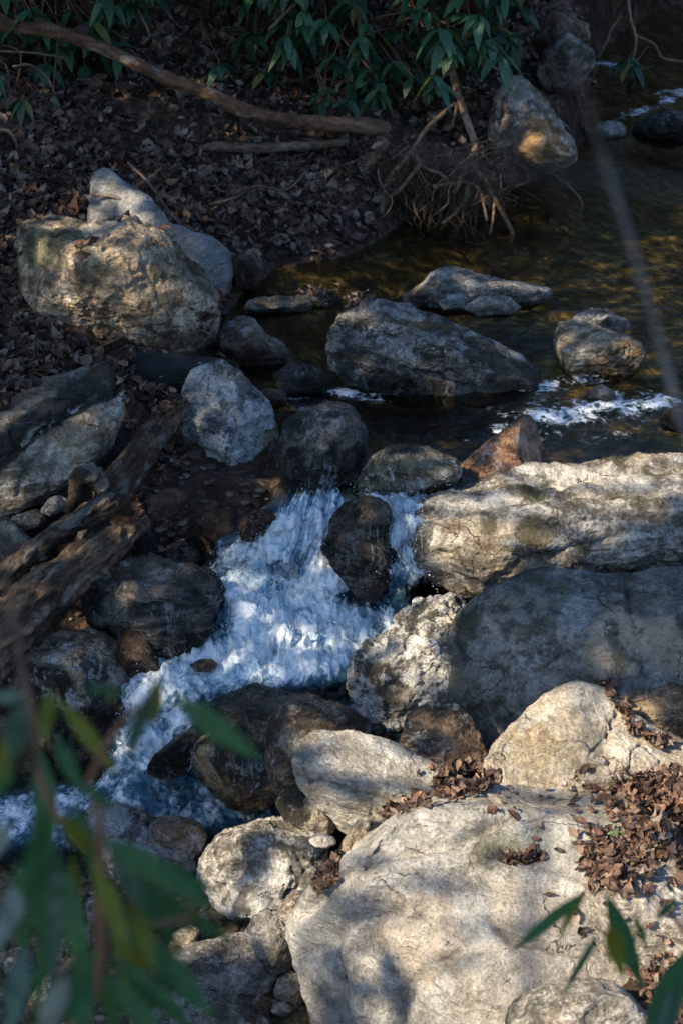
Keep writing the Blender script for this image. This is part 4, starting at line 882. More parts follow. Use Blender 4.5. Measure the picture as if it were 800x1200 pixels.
for k_ in range(26):
    x0, y0 = RNG.uniform(440, 606), RNG.uniform(165, 215); t0 = 10.92 + RNG.uniform(-.08, .2); a = RNG.normal(1.6, .5); q = [(x0, y0)]
    for j in range(5):
        a += RNG.normal(0, .55); q.append((q[-1][0] + 13 * math.cos(a), min(q[-1][1] + 13 * abs(math.sin(a)), 286)))
    P = np.array([at(u, v, t0 - .015 * j) for j, (u, v) in enumerate(q)])
    V, F, _ = tube(P, np.linspace(1, .3, 6) * RNG.uniform(.002, .0065), 6, 5); mid_.add(V, F)
o = mid_.build('root_tangle', M_ROOT); _ga = o.data.attributes.new('grain', 'FLOAT_VECTOR', 'POINT'); _ga.data.foreach_set('vector', np.array([v.co[:] for v in o.data.vertices], np.float32).ravel()); tag(o, 'tangle of pale crooked roots under the far bank', kind='stuff')
o = hair.build('rootlets', M_HAIR); _ga = o.data.attributes.new('grain', 'FLOAT_VECTOR', 'POINT'); _ga.data.foreach_set('vector', np.array([v.co[:] for v in o.data.vertices], np.float32).ravel()); tag(o, 'tangle of fine brown rootlets hanging from the undercut bank', kind='stuff')

# ------------------------------------------------------------------ leaves
def leaf_geo(base, dr, nr, L, W, droop, fold, jag=None, nu=6, curl=None):
    base, dr, nr = (np.asarray(a, float) for a in (base, dr, nr)); n = len(base)
    dr = dr / np.linalg.norm(dr, axis=1)[:, None]
    sd = np.cross(dr, nr); sd /= np.linalg.norm(sd, axis=1)[:, None] + 1e-9
    nr = np.cross(sd, dr)
    u = np.linspace(0, 1, nu); v = np.array([-1., 0, 1])
    wd = np.sin(np.pi * np.clip(u, .03, .99) ** .8) ** (1.2 if nu > 8 else .9)
    w = W[:, None] * .5 * wd[None]
    if jag is not None: w = w * (1 + jag * RNG.uniform(-1, 1, (n, nu)))
    L = L[:, None]
    V = base[:, None, None] + (dr[:, None] * (L * u)[:, :, None])[:, :, None] + sd[:, None, None] * (w[:, :, None] * v)[..., None]
    V = V + nr[:, None, None] * ((fold[:, None, None] * w[:, :, None]) * np.abs(v))[..., None]
    V[..., 2] -= (droop[:, None] * L * u ** 2)[:, :, None]
    if curl is not None:
        V = V + nr[:, None, None] * ((curl[:, None] * L * (u - .5) ** 2 * 2)[:, :, None])[..., None]
    V = V.reshape(-1, 3)
    i = np.arange(nu - 1)[:, None] * 3 + np.arange(2)[None]
    f = np.stack([i, i + 1, i + 4, i + 3], -1).reshape(-1, 4)
    F = (np.arange(n)[:, None, None] * nu * 3 + f[None]).reshape(-1, 4)
    return V, F

def leaf_mat(name, stops, trans=.25, rough=.38, spec=.5):
    M = NT(name)
    g = M.n('NewGeometry'); r = g.outputs['Random Per Island']
    pos = g.outputs['Position']
    col = M.ramp(r, stops)
    nn = M.noise(pos, 60, 4, .6)
    k = M.math('ADD', M.math('MULTIPLY', nn, .7), .65)
    col = M.mix(1.0, col, M.n('CombineColor', {0: k, 1: k, 2: k}).outputs[0], 'MULTIPLY')
    b = M.n('BsdfPrincipled', {'Base Color': col, 'Roughness': rough, 'Specular IOR Level': spec, 'Normal': M.bump(nn, .01)})
    if not trans: return M.surf(b)
    t = M.n('BsdfTranslucent', {'Color': col})
    return M.surf(M.n('MixShader', {0: trans, 1: b, 2: t}))

M_LITTER = leaf_mat('dead_leaves', [(0, (.018, .012, .009)), (.35, (.058, .030, .019)), (.6, (.11, .060, .038)), (.8, (.17, .115, .08)), (.93, (.24, .195, .16)), (1, (.25, .12, .055))], .12, .55, .4)
M_RHODO = leaf_mat('evergreen_leaves', [(0, (.014, .040, .018)), (.5, (.028, .085, .040)), (.85, (.045, .125, .055)), (.93, (.10, .13, .03)), (1, (.17, .15, .04))], .15, .3, .5)
M_SPRIG = leaf_mat('pale_green_leaves', [(0, (.05, .09, .04)), (.6, (.11, .16, .07)), (1, (.17, .16, .06))], .25, .4, .4)

dg = bpy.context.evaluated_depsgraph_get()
def cast(o, d):
    h, loc, nrm, _i, ob, _m = SC.ray_cast(dg, Vector(o), Vector(d))
    return (np.array(loc), np.array(nrm), ob) if h else (None, None, None)

bpy.context.view_layer.update(); dg = bpy.context.evaluated_depsgraph_get()
# bank litter
bx = RNG.uniform(-4.2, 3.4, 70000); by_ = RNG.uniform(7.2, 15.5, 70000)
zz = ground_z(bx, by_, False)
qx, qy, _ = proj(np.stack([bx, by_, zz], -1))
ok = ~inpoly(qx, qy, [(445,205),(475,196),(610,190),(610,300),(440,300)]) & (zz > .03) & ~inpoly(bx, by_, POOL) & (qy > -60) & (qx > -80) & (qx < 880)
Pb, Nb = [], []
for a, b, z in zip(bx[ok], by_[ok], zz[ok]):
    p, nr, ob = cast((a, b, z + 1.6), (0, 0, -1))
    if p is None or (ob is not ground and RNG.random() > .05): continue
    if ob is not ground and nr[2] < .75: continue
    Pb.append(p); Nb.append(nr)
Pb = np.array(Pb)[:34000]; Nb = np.array(Nb)[:34000]
def litter(name, label, P, N, smin, smax, lift, tilt=.45):
    n = len(P)
    az = RNG.uniform(0, 2 * np.pi, n)
    nr = N + RNG.normal(0, tilt, (n, 3)); nr /= np.linalg.norm(nr, axis=1)[:, None]
    dr = np.stack([np.cos(az), np.sin(az), RNG.normal(0, .25, n)], -1); dr -= nr * (dr * nr).sum(1)[:, None]
    L = RNG.uniform(smin, smax, n); W = L * RNG.uniform(.35, .75, n)
    P = P + N * (np.abs(RNG.normal(0, 1, n)) * lift + .008)[:, None] - dr * L[:, None] * .5
    V, F = leaf_geo(P, dr, nr, L, W, np.zeros(n), RNG.uniform(-.3, .6, n), .36, 7, RNG.uniform(-.5, .9, n))
    return tag(link(name, V, F, M_LITTER, None, False), label, kind='stuff')
litter('leaf_litter', 'brown fallen leaves covering the bank', Pb, Nb, .028, .105, .016)

idx_ = RNG.permutation(len(Pb))[:15000]
Pf = Pb[idx_] + RNG.normal(0, .03, (len(idx_), 3)) * np.array([1, 1, .2]); n_ = len(Pf)
az_ = RNG.uniform(0, 6.28, n_); L_ = RNG.uniform(.008, .03, n_)
V, F = leaf_geo(Pf + Nb[idx_] * .02, np.stack([np.cos(az_), np.sin(az_), RNG.normal(0, .3, n_)], -1), Nb[idx_] + RNG.normal(0, .5, (n_, 3)), L_, L_ * RNG.uniform(.3, .8, n_), np.zeros(n_), RNG.uniform(-.5, .9, n_), .5, 4, None)
tag(link('leaf_crumbs', V, F, M_LITTER, None, False), 'crumbled fragments of dead leaves on the bank', kind='stuff')
sticks = Acc()
for k_ in RNG.permutation(len(Pb))[:420]:
    a = RNG.uniform(0, 6.28); L1 = RNG.uniform(.06, .35); dv = np.array([math.cos(a), math.sin(a), RNG.normal(0, .12)]) * L1
    p = Pb[k_] + np.array([0, 0, .022]); P = np.array([p - dv * .5, p + RNG.normal(0, .02, 3) * L1 * 3, p + dv * .5])
    V, F, _ = tube(P, np.array([1, .8, .5]) * RNG.uniform(.002, .005), 5, 4); sticks.add(V, F)
o = sticks.build('twig_litter', M_HAIR); _ga = o.data.attributes.new('grain', 'FLOAT_VECTOR', 'POINT'); _ga.data.foreach_set('vector', np.array([v.co[:] for v in o.data.vertices], np.float32).ravel()); tag(o, 'thin dead twigs strewn over the leafy bank', kind='stuff')

def px_scatter(poly, n, only=False):
    poly = np.array(poly, float); out, on_ = [], []
    lo, hi = poly.min(0), poly.max(0)
    while len(out) < n:
        a, b = RNG.uniform(lo[0], hi[0]), RNG.uniform(lo[1], hi[1])
        if not inpoly([a], [b], poly)[0]: continue
        p, nr, ob = cast(CAM, ray(a, b))
        if p is None or (only and ob is not ground): n -= .5; continue
        out.append(p); on_.append(nr * .4 + np.array([0, 0, .6]))
    return np.array(out), np.array(on_)
PILES = [([(560,935),(700,912),(760,960),(700,1050),(600,1012),(560,990)], 14, .003), ([(660,900),(840,890),(840,1060),(670,1050)], 60, .006), ([(490,900),(600,905),(590,950),(480,955)], 16, .004), ([(640,1050),(800,1020),(800,1140),(700,1130)], 14, .003), ([(700,930),(735,912),(770,902),(830,900),(830,1010),(770,1012),(735,985),(715,965)], 520, .03),
         ([(690,975),(720,975),(760,1000),(765,1025),(720,1040),(690,1045),(684,1010)], 160, .015),
         ([(505,930),(520,908),(546,893),(570,905),(588,918),(560,932),(520,942)], 130, .022),
         ([(366,1042),(380,1018),(388,996),(398,1000),(394,1030),(378,1046)], 50, .012),
         ([(440,950),(470,938),(500,936),(500,944),(455,960)], 30, .008),
         ([(585,1004),(605,1000),(634,1003),(640,1008),(610,1014),(590,1014)], 34, .006),
         ([(705,800),(720,805),(740,850),(790,872),(770,880),(735,860)], 50, .01),
         ([(735,1140),(770,1120),(830,1130),(830,1230),(765,1230),(755,1180)], 120, .015),
         ([(133,405),(160,410),(160,470),(145,480),(140,440)], 60, .02), ([(170,455),(205,450),(208,480),(180,490)], 50, .02),
         ([(225,360),(262,365),(262,400),(230,410)], 30, .01), ([(345,338),(395,336),(395,348),(350,350)], 24, .01), ([(400,348),(440,345),(430,358),(405,362)], 24, .01),
         ([(165,560),(240,610),(250,650),(200,690),(150,640)], 90, .01), ([(150,490),(215,520),(230,560),(170,570),(140,520)], 70, .01), ([(0,660),(60,640),(140,690),(100,700),(0,760)], 60, .01), ([(0,375),(30,380),(90,420),(60,440),(10,470),(0,470)], 160, .02)]
PP, NN = [], []
for poly, n, lf in PILES:
    n = int(n * 1.9); lf *= .6
    a, b = px_scatter(poly, n, poly[0] in ((165,560),(150,490),(0,660)))
    if not len(a): continue
    PP.append(a + b * np.abs(RNG.normal(0, 1, (len(a), 1))) * lf); NN.append(b)
litter('fallen_leaves', 'drifts of crisp brown leaves caught between the boulders', np.vstack(PP), np.vstack(NN), .016, .060, .005, .5)
p_, n_ = px_scatter([(245,705),(262,698),(540,718),(530,722)], 1) if False else (None, None)

# gravel and small stones on the bed at the lower left and in the gaps
def pebbles(name, label, poly, n, smin, smax):
    P, N = px_scatter(poly, n, True); A = Acc(); D, F = ico(2)
    for p in P:
        s = RNG.uniform(smin, smax) * np.array([1, RNG.uniform(.6, 1), RNG.uniform(.25, .6)])
        a = RNG.uniform(0, 6.28); q = D * s * (1 + .22 * noise(D * 1.3, RNG.uniform(0, 90)))[:, None]
        c, s_ = math.cos(a), math.sin(a); q = np.stack([q[:, 0] * c - q[:, 1] * s_, q[:, 0] * s_ + q[:, 1] * c, q[:, 2]], -1)
        A.add(q + p + np.array([0, 0, s[2] * .3]), F)
    M = NT('gravel_stone'); g = M.n('NewGeometry')
    col = M.ramp(g.outputs['Random Per Island'], [(0, (.02, .018, .015)), (.5, (.06, .045, .03)), (.8, (.13, .09, .05)), (.95, (.20, .18, .15)), (1, (.33, .31, .27))])
    nn = M.noise(g.outputs['Position'], 80, 5, .7); k = M.math('ADD', nn, .5)
    col = M.mix(1.0, col, M.n('CombineColor', {0: k, 1: k, 2: k}).outputs[0], 'MULTIPLY')
    M.surf(M.n('BsdfPrincipled', {'Base Color': col, 'Roughness': .35, 'Normal': M.bump(nn, .01)}))
    return tag(A.build(name, M.m), label, kind='stuff')
pebbles('stream_stones', 'small dark stones in the gaps under the rotting logs', [(150,500),(215,540),(330,570),(300,640),(240,660),(180,690),(120,690),(60,760),(0,760),(0,640),(140,600)], 130, .008, .035)
pebbles('gravel', 'wet brown gravel in the gaps beside the foreground boulder', [(255,1060),(300,1085),(330,1140),(365,1160),(370,1230),(250,1230),(120,1230),(0,1230),(0,1000),(90,1020),(230,1030)], 700, .004, .022)
bpy.context.view_layer.update()

# ------------------------------------------------------------------ evergreen bushes of the bank
def whorls(C, L0, n=(6, 9), droop=.5, down=.35):
    Bs, Ds, Ns, Ls = [], [], [], []
    for c in C:
        k = RNG.integers(*n); a0 = RNG.uniform(0, 6.28); el = RNG.normal(-down, .25)
        for j in range(k):
            a = a0 + 6.283 * j / k + RNG.normal(0, .2); e = el + RNG.normal(0, .22)
            Ds.append((math.cos(a) * math.cos(e), math.sin(a) * math.cos(e), math.sin(e))); Bs.append(c); Ns.append((RNG.normal(0, .2), RNG.normal(0, .2), 1))
            Ls.append(L0 * RNG.uniform(.65, 1.15))
    Ls = np.array(Ls); m = len(Ls)
    return leaf_geo(Bs, Ds, Ns, Ls, Ls * RNG.uniform(.34, .48, m), droop * RNG.uniform(.4, 1.3, m), RNG.uniform(.0, .5, m))

def bush(label, base, spots, L0, mat=M_RHODO, name='rhododendron_bush', droop=.5, down=.35, n=(6, 9)):
    base = np.array(base); C = np.array([at(*s) for s in spots])
    o = empty(name, base); tag(o, label, 'bush')
    V, F = whorls(C, L0, n, droop, down); link('foliage', V - base, F, mat, o)
    st = Acc()
    for c in C:
        mid = (base + c) / 2 + RNG.normal(0, .8 * L0, 3) + np.array([0, 0, 1.4 * L0])
        V, F, _ = tube(np.array([base, mid, c]), np.array([.012, .008, .004]) * min(1, L0 / .15) ** 2, 6, 6); st.add(V - base, F)
    st.build('stem', M_BRANCH, o)
    return o
def fill(poly, n, t0, t1):
    out = []; p = np.array(poly, float)
    while len(out) < n:
        a, b = RNG.uniform(p[:, 0].min(), p[:, 0].max()), RNG.uniform(p[:, 1].min(), p[:, 1].max())
        if inpoly([a], [b], poly)[0]: out.append((a, b, RNG.uniform(t0, t1)))
    return out
def gbase(px, t, py=0):
    p = at(px, py, t); p[2] = ground_z(p[0], p[1])[0]; return p
bush('dark evergreen bush with drooping leaves at the top left of the bank', gbase(40, 12.6), [(20,28,11.3),(48,20,11.3),(82,12,11.4),(108,24,11.4),(76,56,11.5),(130,55,11.5),(35,12,11.2)] +
     fill([(-60,-60),(210,-60),(180,20),(145,72),(80,100),(30,60),(-60,50)], 84, 11.3, 12.6), .185)
bush('evergreen bush hanging in from the left edge beside the arched twig', gbase(-70, 11.6), fill([(-60,60),(20,75),(35,120),(20,165),(-60,175)], 34, 10.9, 11.5), .165)
bush('evergreen bush over the middle of the bank with a few yellowing leaves', gbase(330, 13.0), [(335,18,11.7),(358,22,11.7),(300,40,11.8),(310,85,11.7),(357,30,11.6),(258,75,11.6)] +
     fill([(235,-60),(430,-60),(430,25),(375,45),(300,60),(262,20)], 66, 11.5, 12.7), .185)
bush('sparse low evergreen bush between the middle bush and the roots', gbase(420, 12.4), [(432,80,11.4),(445,95,11.4),(405,118,11.3),(425,60,11.5),(460,72,11.4),(380,110,11.4),(470,40,11.5)] +
     fill([(395,20),(500,10),(500,100),(430,125),(375,125)], 30, 11.2, 12.1), .165, n=(4, 7))
bush('glossy evergreen bush hanging above the thick dead root', gbase(530, 12.5), [(522,48,11.0),(516,34,11.0),(530,62,11.0),(508,88,10.9),(514,96,10.9),(560,52,11.1),(576,46,11.1),(586,66,11.1),(545,20,11.2),(498,14,11.2)] +
     fill([(470,-60),(640,-60),(600,50),(540,70),(490,40)], 56, 11.0, 12.2), .185)
bush('small green sprig hanging from the far bank over the water', gbase(742, 15.0), [(738,68,14.0),(742,76,14.0),(732,74,14.0)], .16, down=.6)
bush('pale green drooping sprig at the end of the arched bare twig', gbase(70, 11.6, 60), [(62,112,11.15),(46,118,11.15)], .16, M_SPRIG, 'evergreen_sprig', 1.2, .9, (3, 5))
bush('little light green seedling on the upper bank', gbase(385, 11.6, 130), [(378,112,11.3),(388,120,11.3),(395,110,11.3)], .11, M_SPRIG, 'seedling', .3, -.4, (3, 5))
bush('tiny green sprig growing out of the dry leaves on the foreground boulder', at(726, 1000, 5.62), [(722,975,5.55),(742,1022,5.5),(712,990,5.55)], .045, M_SPRIG, 'green_sprig', .3, -.3, (4, 6))

# ------------------------------------------------------------------ trickles and spray
M = NT('falling_water'); g = M.n('NewGeometry'); nn = M.noise(g.outputs['Position'], 40, 5, .7)
fr = M.n('BsdfPrincipled', {'Base Color': (.50, .62, .70), 'Roughness': .12, 'Normal': M.bump(nn, .03)})
tr = M.n('BsdfTransparent', {'Color': (.85, .9, .92)})
M_FALL = M.surf(M.n('MixShader', {0: M.math('MULTIPLY', M.step(nn, .40, .60), .6), 1: tr, 2: fr}))
tri = Acc()
dg = bpy.context.evaluated_depsgraph_get()
def trickle(x0, y0, y1, drift, r, lift=.012):
    pts = []; x = x0
    for y in np.arange(y0, y1, 5.0):
        x += drift * 5 + RNG.normal(0, 1.1)
        p, nr, ob = cast(CAM, ray(x, y))
        if p is None: break
        pts.append(p - ray(x, y) * lift)
    if len(pts) < 3: return
    P = np.array(pts); jump = np.linalg.norm(np.diff(P, axis=0), axis=1)
    if jump.max() > .18:
        k = int(np.argmax(jump > .18)) + 1; P = P[:k]
        if len(P) < 3: return
    V, F, C = tube(P, .5 * r * np.interp(np.arange(len(P)), np.linspace(0, len(P) - 1, 4), RNG.uniform(.15, .8, 4)), 6, 4)
    V = V + .006 * np.stack([noise(V * 22, 1), noise(V * 22, 2), noise(V * 22, 3)], -1); tri.add(V, F)
for _ in range(22): trickle(RNG.uniform(446, 492), RNG.uniform(562, 600), RNG.uniform(640, 700), RNG.normal(0, .05), RNG.uniform(.003, .008))
for _ in range(0): trickle(RNG.uniform(486, 500), RNG.uniform(552, 566), RNG.uniform(590, 660), -.35 + RNG.normal(0, .1), RNG.uniform(.004, .009))
for _ in range(4): trickle(RNG.uniform(410, 446), RNG.uniform(600, 640), RNG.uniform(650, 700), RNG.normal(0, .03), RNG.uniform(.002, .004))
for _ in range(7): trickle(RNG.uniform(322, 332), RNG.uniform(505, 520), RNG.uniform(560, 585), RNG.normal(0, .03), RNG.uniform(.003, .006))
for _ in range(16): trickle(RNG.uniform(370, 400), RNG.uniform(535, 560), RNG.uniform(580, 600), -.2 + RNG.normal(0, .1), RNG.uniform(.003, .006))
for _ in range(6): trickle(RNG.uniform(182, 252), RNG.uniform(690, 725), RNG.uniform(730, 780), RNG.normal(0, .04), RNG.uniform(.002, .005))
for _ in range(11): trickle(RNG.uniform(272, 322), RNG.uniform(880, 898), RNG.uniform(912, 935), RNG.normal(0, .03), RNG.uniform(.003, .006))
for _ in range(10): trickle(RNG.uniform(225, 250), RNG.uniform(870, 890), RNG.uniform(905, 930), -.1, RNG.uniform(.003, .006))
o = tri.build('water_trickles', M_FALL); tag(o, 'thin threads of water running down the dark boulders', kind='stuff')

D, F = ico(1); spray = Acc()
wgt = np.clip(CASC_F - .45, 0, 1) * (.15 + np.clip(1 - CASC_N[:, 2], 0, 1)) ; wgt /= wgt.sum()
idx = RNG.choice(len(CASC_V), 8000, p=wgt)
for k_ in idx:
    p = CASC_V[k_] + CASC_N[k_] * RNG.exponential(.022) + RNG.normal(0, .008, 3) + np.array([0, 0, RNG.exponential(.012)])
    spray.add(D * RNG.choice([.0008, .0013, .0024], p=[.65, .3, .05]) * np.array([1, 1, RNG.uniform(1, 2.2)]) + p, F)
up_ = np.where((CASC_F > .6) & (1 - CASC_N[:, 2] > .12))[0]
for k_ in RNG.choice(up_, 170):
    v0 = CASC_N[k_] * RNG.uniform(.5, 1.1) + np.array([RNG.normal(0, .4), -RNG.uniform(0, .5), RNG.uniform(.2, 1.1)]); p0 = CASC_V[k_]
    r0 = RNG.uniform(.0008, .0024)
    for tt in np.sort(RNG.uniform(0, .16, RNG.integers(8, 22))):
        p = p0 + v0 * tt + np.array([0, 0, -4.9 * tt * tt]) + RNG.normal(0, .008, 3)
        spray.add(D * r0 * RNG.uniform(.35, 1.1) * np.array([1, 1, RNG.uniform(1, 1.8)]) + p, F)
M = NT('spray_drop'); M.surf(M.n('BsdfPrincipled', {'Base Color': (.84, .87, .9), 'Roughness': .2}))
o = spray.build('spray', M.m); tag(o, 'white droplets thrown up by the cascade', kind='stuff')

# ------------------------------------------------------------------ light and the trees that shade the stream
S = np.array([-.62, -.45, .65]); S /= np.linalg.norm(S)
bpy.context.view_layer.update(); dg = bpy.context.evaluated_depsgraph_get()
LIT = [  # openings in the tree tops: where the sun reaches the ground, with the share of leaves left in the opening
 ([(330,1090),(372,1028),(440,972),(510,932),(610,915),(710,912),(745,935),(790,1000),(850,1020),(870,1270),(360,1270)], .10),
 ([(560,905),(592,858),(655,804),(712,804),(775,852),(835,884),(835,925),(570,925)], .02),
 ([(700,925),(770,900),(840,900),(840,1010),(740,1010)], .35), ([(720,800),(765,783),(800,800),(820,830),(760,835)], .15),
 ([(340,890),(368,856),(450,866),(530,902),(545,925),(470,975),(395,970)], .16),
 ([(232,1030),(258,980),(345,961),(386,998),(380,1040),(310,1088),(255,1062)], .12),
 ([(440,750),(472,722),(545,694),(566,708),(550,730),(480,745)], .04), ([(470,775),(540,765),(545,830),(500,860),(475,830)], .25),
 ([(486,610),(500,585),(570,560),(680,545),(860,536),(860,575),(760,590),(700,650),(650,690),(560,700),(505,670)], .12),

 ([(290,1070),(345,1068),(350,1110),(300,1110)], .2), ([(320,1140),(360,1138),(360,1185),(320,1180)], .3),
 ([(35,1170),(95,1125),(95,1160),(60,1210),(30,1210)], .4), ([(200,1110),(290,1098),(300,1120),(220,1135)], .55)]
DIM2 = [[(20,250),(130,195),(275,290),(255,410),(60,400)], [(-40,500),(130,420),(150,460),(100,560),(-40,610)], [(-40,640),(120,540),(200,480),(200,640),(60,740),(-40,780)], [(205,430),(280,425),(325,510),(240,520)], [(20,760),(110,735),(160,800),(60,860)], [(645,365),(750,380),(760,440),(680,455)], [(575,95),(620,90),(682,185),(600,195)], [(540,545),(615,482),(640,540)],
 [(330,310),(480,272),(700,170),(840,150),(840,470),(640,470),(640,350),(470,330),(380,390),(330,400)], [(400,468),(640,470),(820,470),(820,536),(640,545),(560,556),(400,556)]]
DIM = [[(690,732),(745,712),(800,716),(800,800),(700,790)], [(-40,560),(160,460),(330,420),(330,600),(240,660),(180,770),(160,890),(-40,890)], [(205,425),(300,425),(330,510),(290,590),(230,560)], [(200,560),(540,540),(560,760),(430,810),(150,900),(150,780)], [(255,365),(310,375),(345,440),(280,430)],
 [(385,400),(440,350),(510,360),(640,440),(560,475),(400,450)], [(-40,640),(120,540),(200,480),(200,640),(60,740),(-40,780)], [(205,430),(280,425),(325,510),(240,520)], [(20,760),(110,735),(160,800),(60,860)], [(645,365),(750,380),(760,440),(680,455)], [(575,95),(620,90),(682,185),(600,195)], [(540,545),(615,482),(640,540)], [(95,690),(180,655),(250,690),(200,770)],
 [(18,770),(105,735),(160,790),(120,890),(30,860)], [(460,340),(520,310),(645,345),(560,370)], [(0,30),(460,130),(460,165),(250,130),(0,50)],
 [(470,10),(600,10),(600,120),(480,110)], [(430,290),(820,200),(820,340),(640,380)]]
SHADE = [([(322,1100),(375,1030),(425,1012),(440,1090),(410,1180),(400,1280),(335,1280)], 1.15), ([(328,1110),(400,1030),(450,1000),(560,1000),(590,1020),(520,1060),(450,1085),(410,1130),(345,1170)], 1.05),
 ([(345,1200),(430,1140),(520,1085),(600,1068),(650,1085),(650,1108),(560,1120),(480,1165),(420,1215)], 1.0),
 ([(430,1000),(500,960),(520,968),(450,1010)], .6), ([(560,1000),(600,962),(690,958),(720,990),(640,1000)], .5),
 ([(285,985),(300,980),(312,1010),(300,1030)], .8), ([(350,985),(382,985),(384,1035),(345,1050),(320,1040)], .55), ([(290,1020),(320,1015),(330,1045),(300,1050)], .6),
 ([(340,890),(380,866),(405,880),(380,915),(355,925)], .75), ([(700,600),(870,580),(870,690),(640,690)], .85), ([(680,1150),(760,1170),(760,1230),(640,1230)], .6)]
# a frame across the sun's direction
A1 = np.cross(S, [0, 0, 1]); A1 /= np.linalg.norm(A1); A2 = np.cross(A1, S)
O = np.array([0, 8.0, 0])
cells = []
st = .095
for a in np.arange(-9, 7.5, st):
    for b in np.arange(-5.5, 6.5, st):
        aa, bb = a + RNG.uniform(-.04, .04), b + RNG.uniform(-.04, .04)
        p0 = O + A1 * aa + A2 * bb + S * 14
        p, nr, ob = cast(p0, -S)
        if p is None: continue
        qs = [proj(p + k) for k in (0 * A1, A1 * .05, -A1 * .05, A2 * .05, -A2 * .05)]
        x, y, t = qs[0]
        if not (-260 < x < 1060 and -160 < y < 1330): continue
        keep = 1.0
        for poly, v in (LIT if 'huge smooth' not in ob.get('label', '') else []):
            if inpoly([q[0] for q in qs], [q[1] for q in qs], poly).any(): keep = min(keep, v * .2)
        if keep < 1:
            for poly, v in SHADE:
                if inpoly([x], [y], poly)[0]: keep = max(keep, v * .62)
        dim = keep == 1 and any(inpoly([x], [y], poly)[0] for poly in DIM)
        dim2 = keep == 1 and any(inpoly([x], [y], poly)[0] for poly in DIM2)
        cells.append((p, keep, dim, dim2))
# the hanging leaves in front stand in the same shade
front = [at(a, b, t) for a in range(-150, 320, 14) for b in range(740, 1300, 14) for t in (1.3,)] + [at(a, b, .5) for a in range(380, 860, 12) for b in range(110, 250, 12)] + [at(a, b, 1.9) for a in range(580, 900, 16) for b in range(1000, 1300, 16)] + [at(a, b, .95) for a in range(560, 860, 10) for b in range(-40, 620, 10)] + [at(a, b, .85) for a in range(-60, 80, 10) for b in range(540, 920, 10)]
CP, small = [], []
for p, keep, dim, dim2 in cells:
    for r_ in range(3):
        if RNG.random() < keep and (r_ == 0 or (keep == 1 and not dim and not dim2)):
            small.append(1 if keep < .2 else 3 if keep < 1 else (2 if dim2 else 0)); c = p + S * RNG.uniform(7.2, 11.0); c[2] = max(c[2], 3.9 + RNG.uniform(0, .6)); CP.append(c + 0); 
for p in front:
    if RNG.random() < .6:
        p = p + S * RNG.uniform(5.0, 8.0)
        if p[2] > 3.6: CP.append(p); small.append(0)
CP = np.array(CP); small = np.array(small)
M_CROWN = leaf_mat('tree_leaves', [(0, (.015, .035, .015)), (.6, (.035, .075, .03)), (1, (.07, .10, .035))], .15, .45, .4)
TREES = [((-6.6, -2.6), 'evergreen tree behind the camera shading the near boulders', CP[:, 1] < 1.2), ((-7.2, 4.2), 'evergreen tree on the left slope shading the cascade', (CP[:, 1] >= 1.2) & (CP[:, 1] < 5.2)), ((-7.0, 8.2), 'evergreen tree on the left slope shading the far bank', CP[:, 1] >= 5.2)]
for (tx, ty), lb, mk in TREES:
    C = CP[mk]; n = len(C); sm_ = small[mk]; sk = np.array([1.0, .55, .8, 1.5])[sm_]
    b0 = np.array([tx, ty, ground_z(tx, ty)[0] - .1]); o = empty('evergreen_tree', b0); tag(o, lb, 'tree')
    dr = RNG.normal(0, 1, (n, 3)); dr[sm_ == 3] = A2 * .65 - A1 * .8 + RNG.normal(0, .18, ((sm_ == 3).sum(), 3)); nr = S + RNG.normal(0, .35, (n, 3)); dr -= nr * ((dr * nr).sum(1) / (nr * nr).sum(1))[:, None]
    L = RNG.uniform(.15, .26, n) * sk; V, F = leaf_geo(C - b0 - dr / np.linalg.norm(dr, axis=1)[:, None] * L[:, None] * .5, dr, nr, L, L * RNG.uniform(.5, .75, n) * np.where(sm_ == 3, .36, 1), np.full(n, .1), np.full(n, .1), .2, 4)
    link('crown', V, F, M_CROWN, o)
    tk = Acc(); top = C.mean(0) - b0 + np.array([-1.0, -.3, 1.5])
    V, F, P = tube(np.array([[0, 0, 0], [.15, .1, 2.0], [.1, .2, 4.5], top]), np.array([.24, .19, .14, .04]), 14, 10); tk.add(V, F)
    for j in range(26):
        k = RNG.integers(8, len(P) - 4); e = C[RNG.integers(n)] - b0
        m = (P[k] + e) / 2 + np.array([0, 0, .35])
        V, F, _ = tube(np.array([P[k], m, e]), np.array([.06, .035, .01]), 6, 6); tk.add(V, F)
    tk.build('trunk', M_BRANCH, o)

# unseen boughs added over the far bank to block skylight
n = 1700; b0 = np.array([-4.6, 13.0, ground_z(-4.6, 13.0)[0] - .1])
C = np.stack([RNG.uniform(-5.2, .6, n), RNG.uniform(9.8, 16.5, n), RNG.uniform(4.3, 6.3, n)], -1)
o = empty('evergreen_tree', b0); tag(o, 'unseen evergreen tree added to keep skylight off the far leafy bank', 'tree')
dr = RNG.normal(0, 1, (n, 3)); nr = np.array([0, 0, 1]) + RNG.normal(0, .4, (n, 3))
L = RNG.uniform(.25, .45, n); V, F = leaf_geo(C - b0, dr, nr, L, L * RNG.uniform(.4, .6, n), np.full(n, .15), np.full(n, .1), .2, 4)
link('crown', V, F, M_CROWN, o)
tk = Acc(); V, F, P = tube(np.array([[0, 0, 0], [.1, .1, 1.5], [.3, 0, 3.2], [.6, 0, 5.0]]), np.array([.22, .18, .13, .04]), 14, 10); tk.add(V, F)
for j in range(24):
    k = RNG.integers(10, len(P) - 2); e = C[RNG.integers(n)] - b0
    V, F, _ = tube(np.array([P[k], (P[k] + e) / 2 + np.array([0, 0, .3]), e]), np.array([.06, .035, .01]), 6, 6); tk.add(V, F)
tk.build('trunk', M_BRANCH, o)

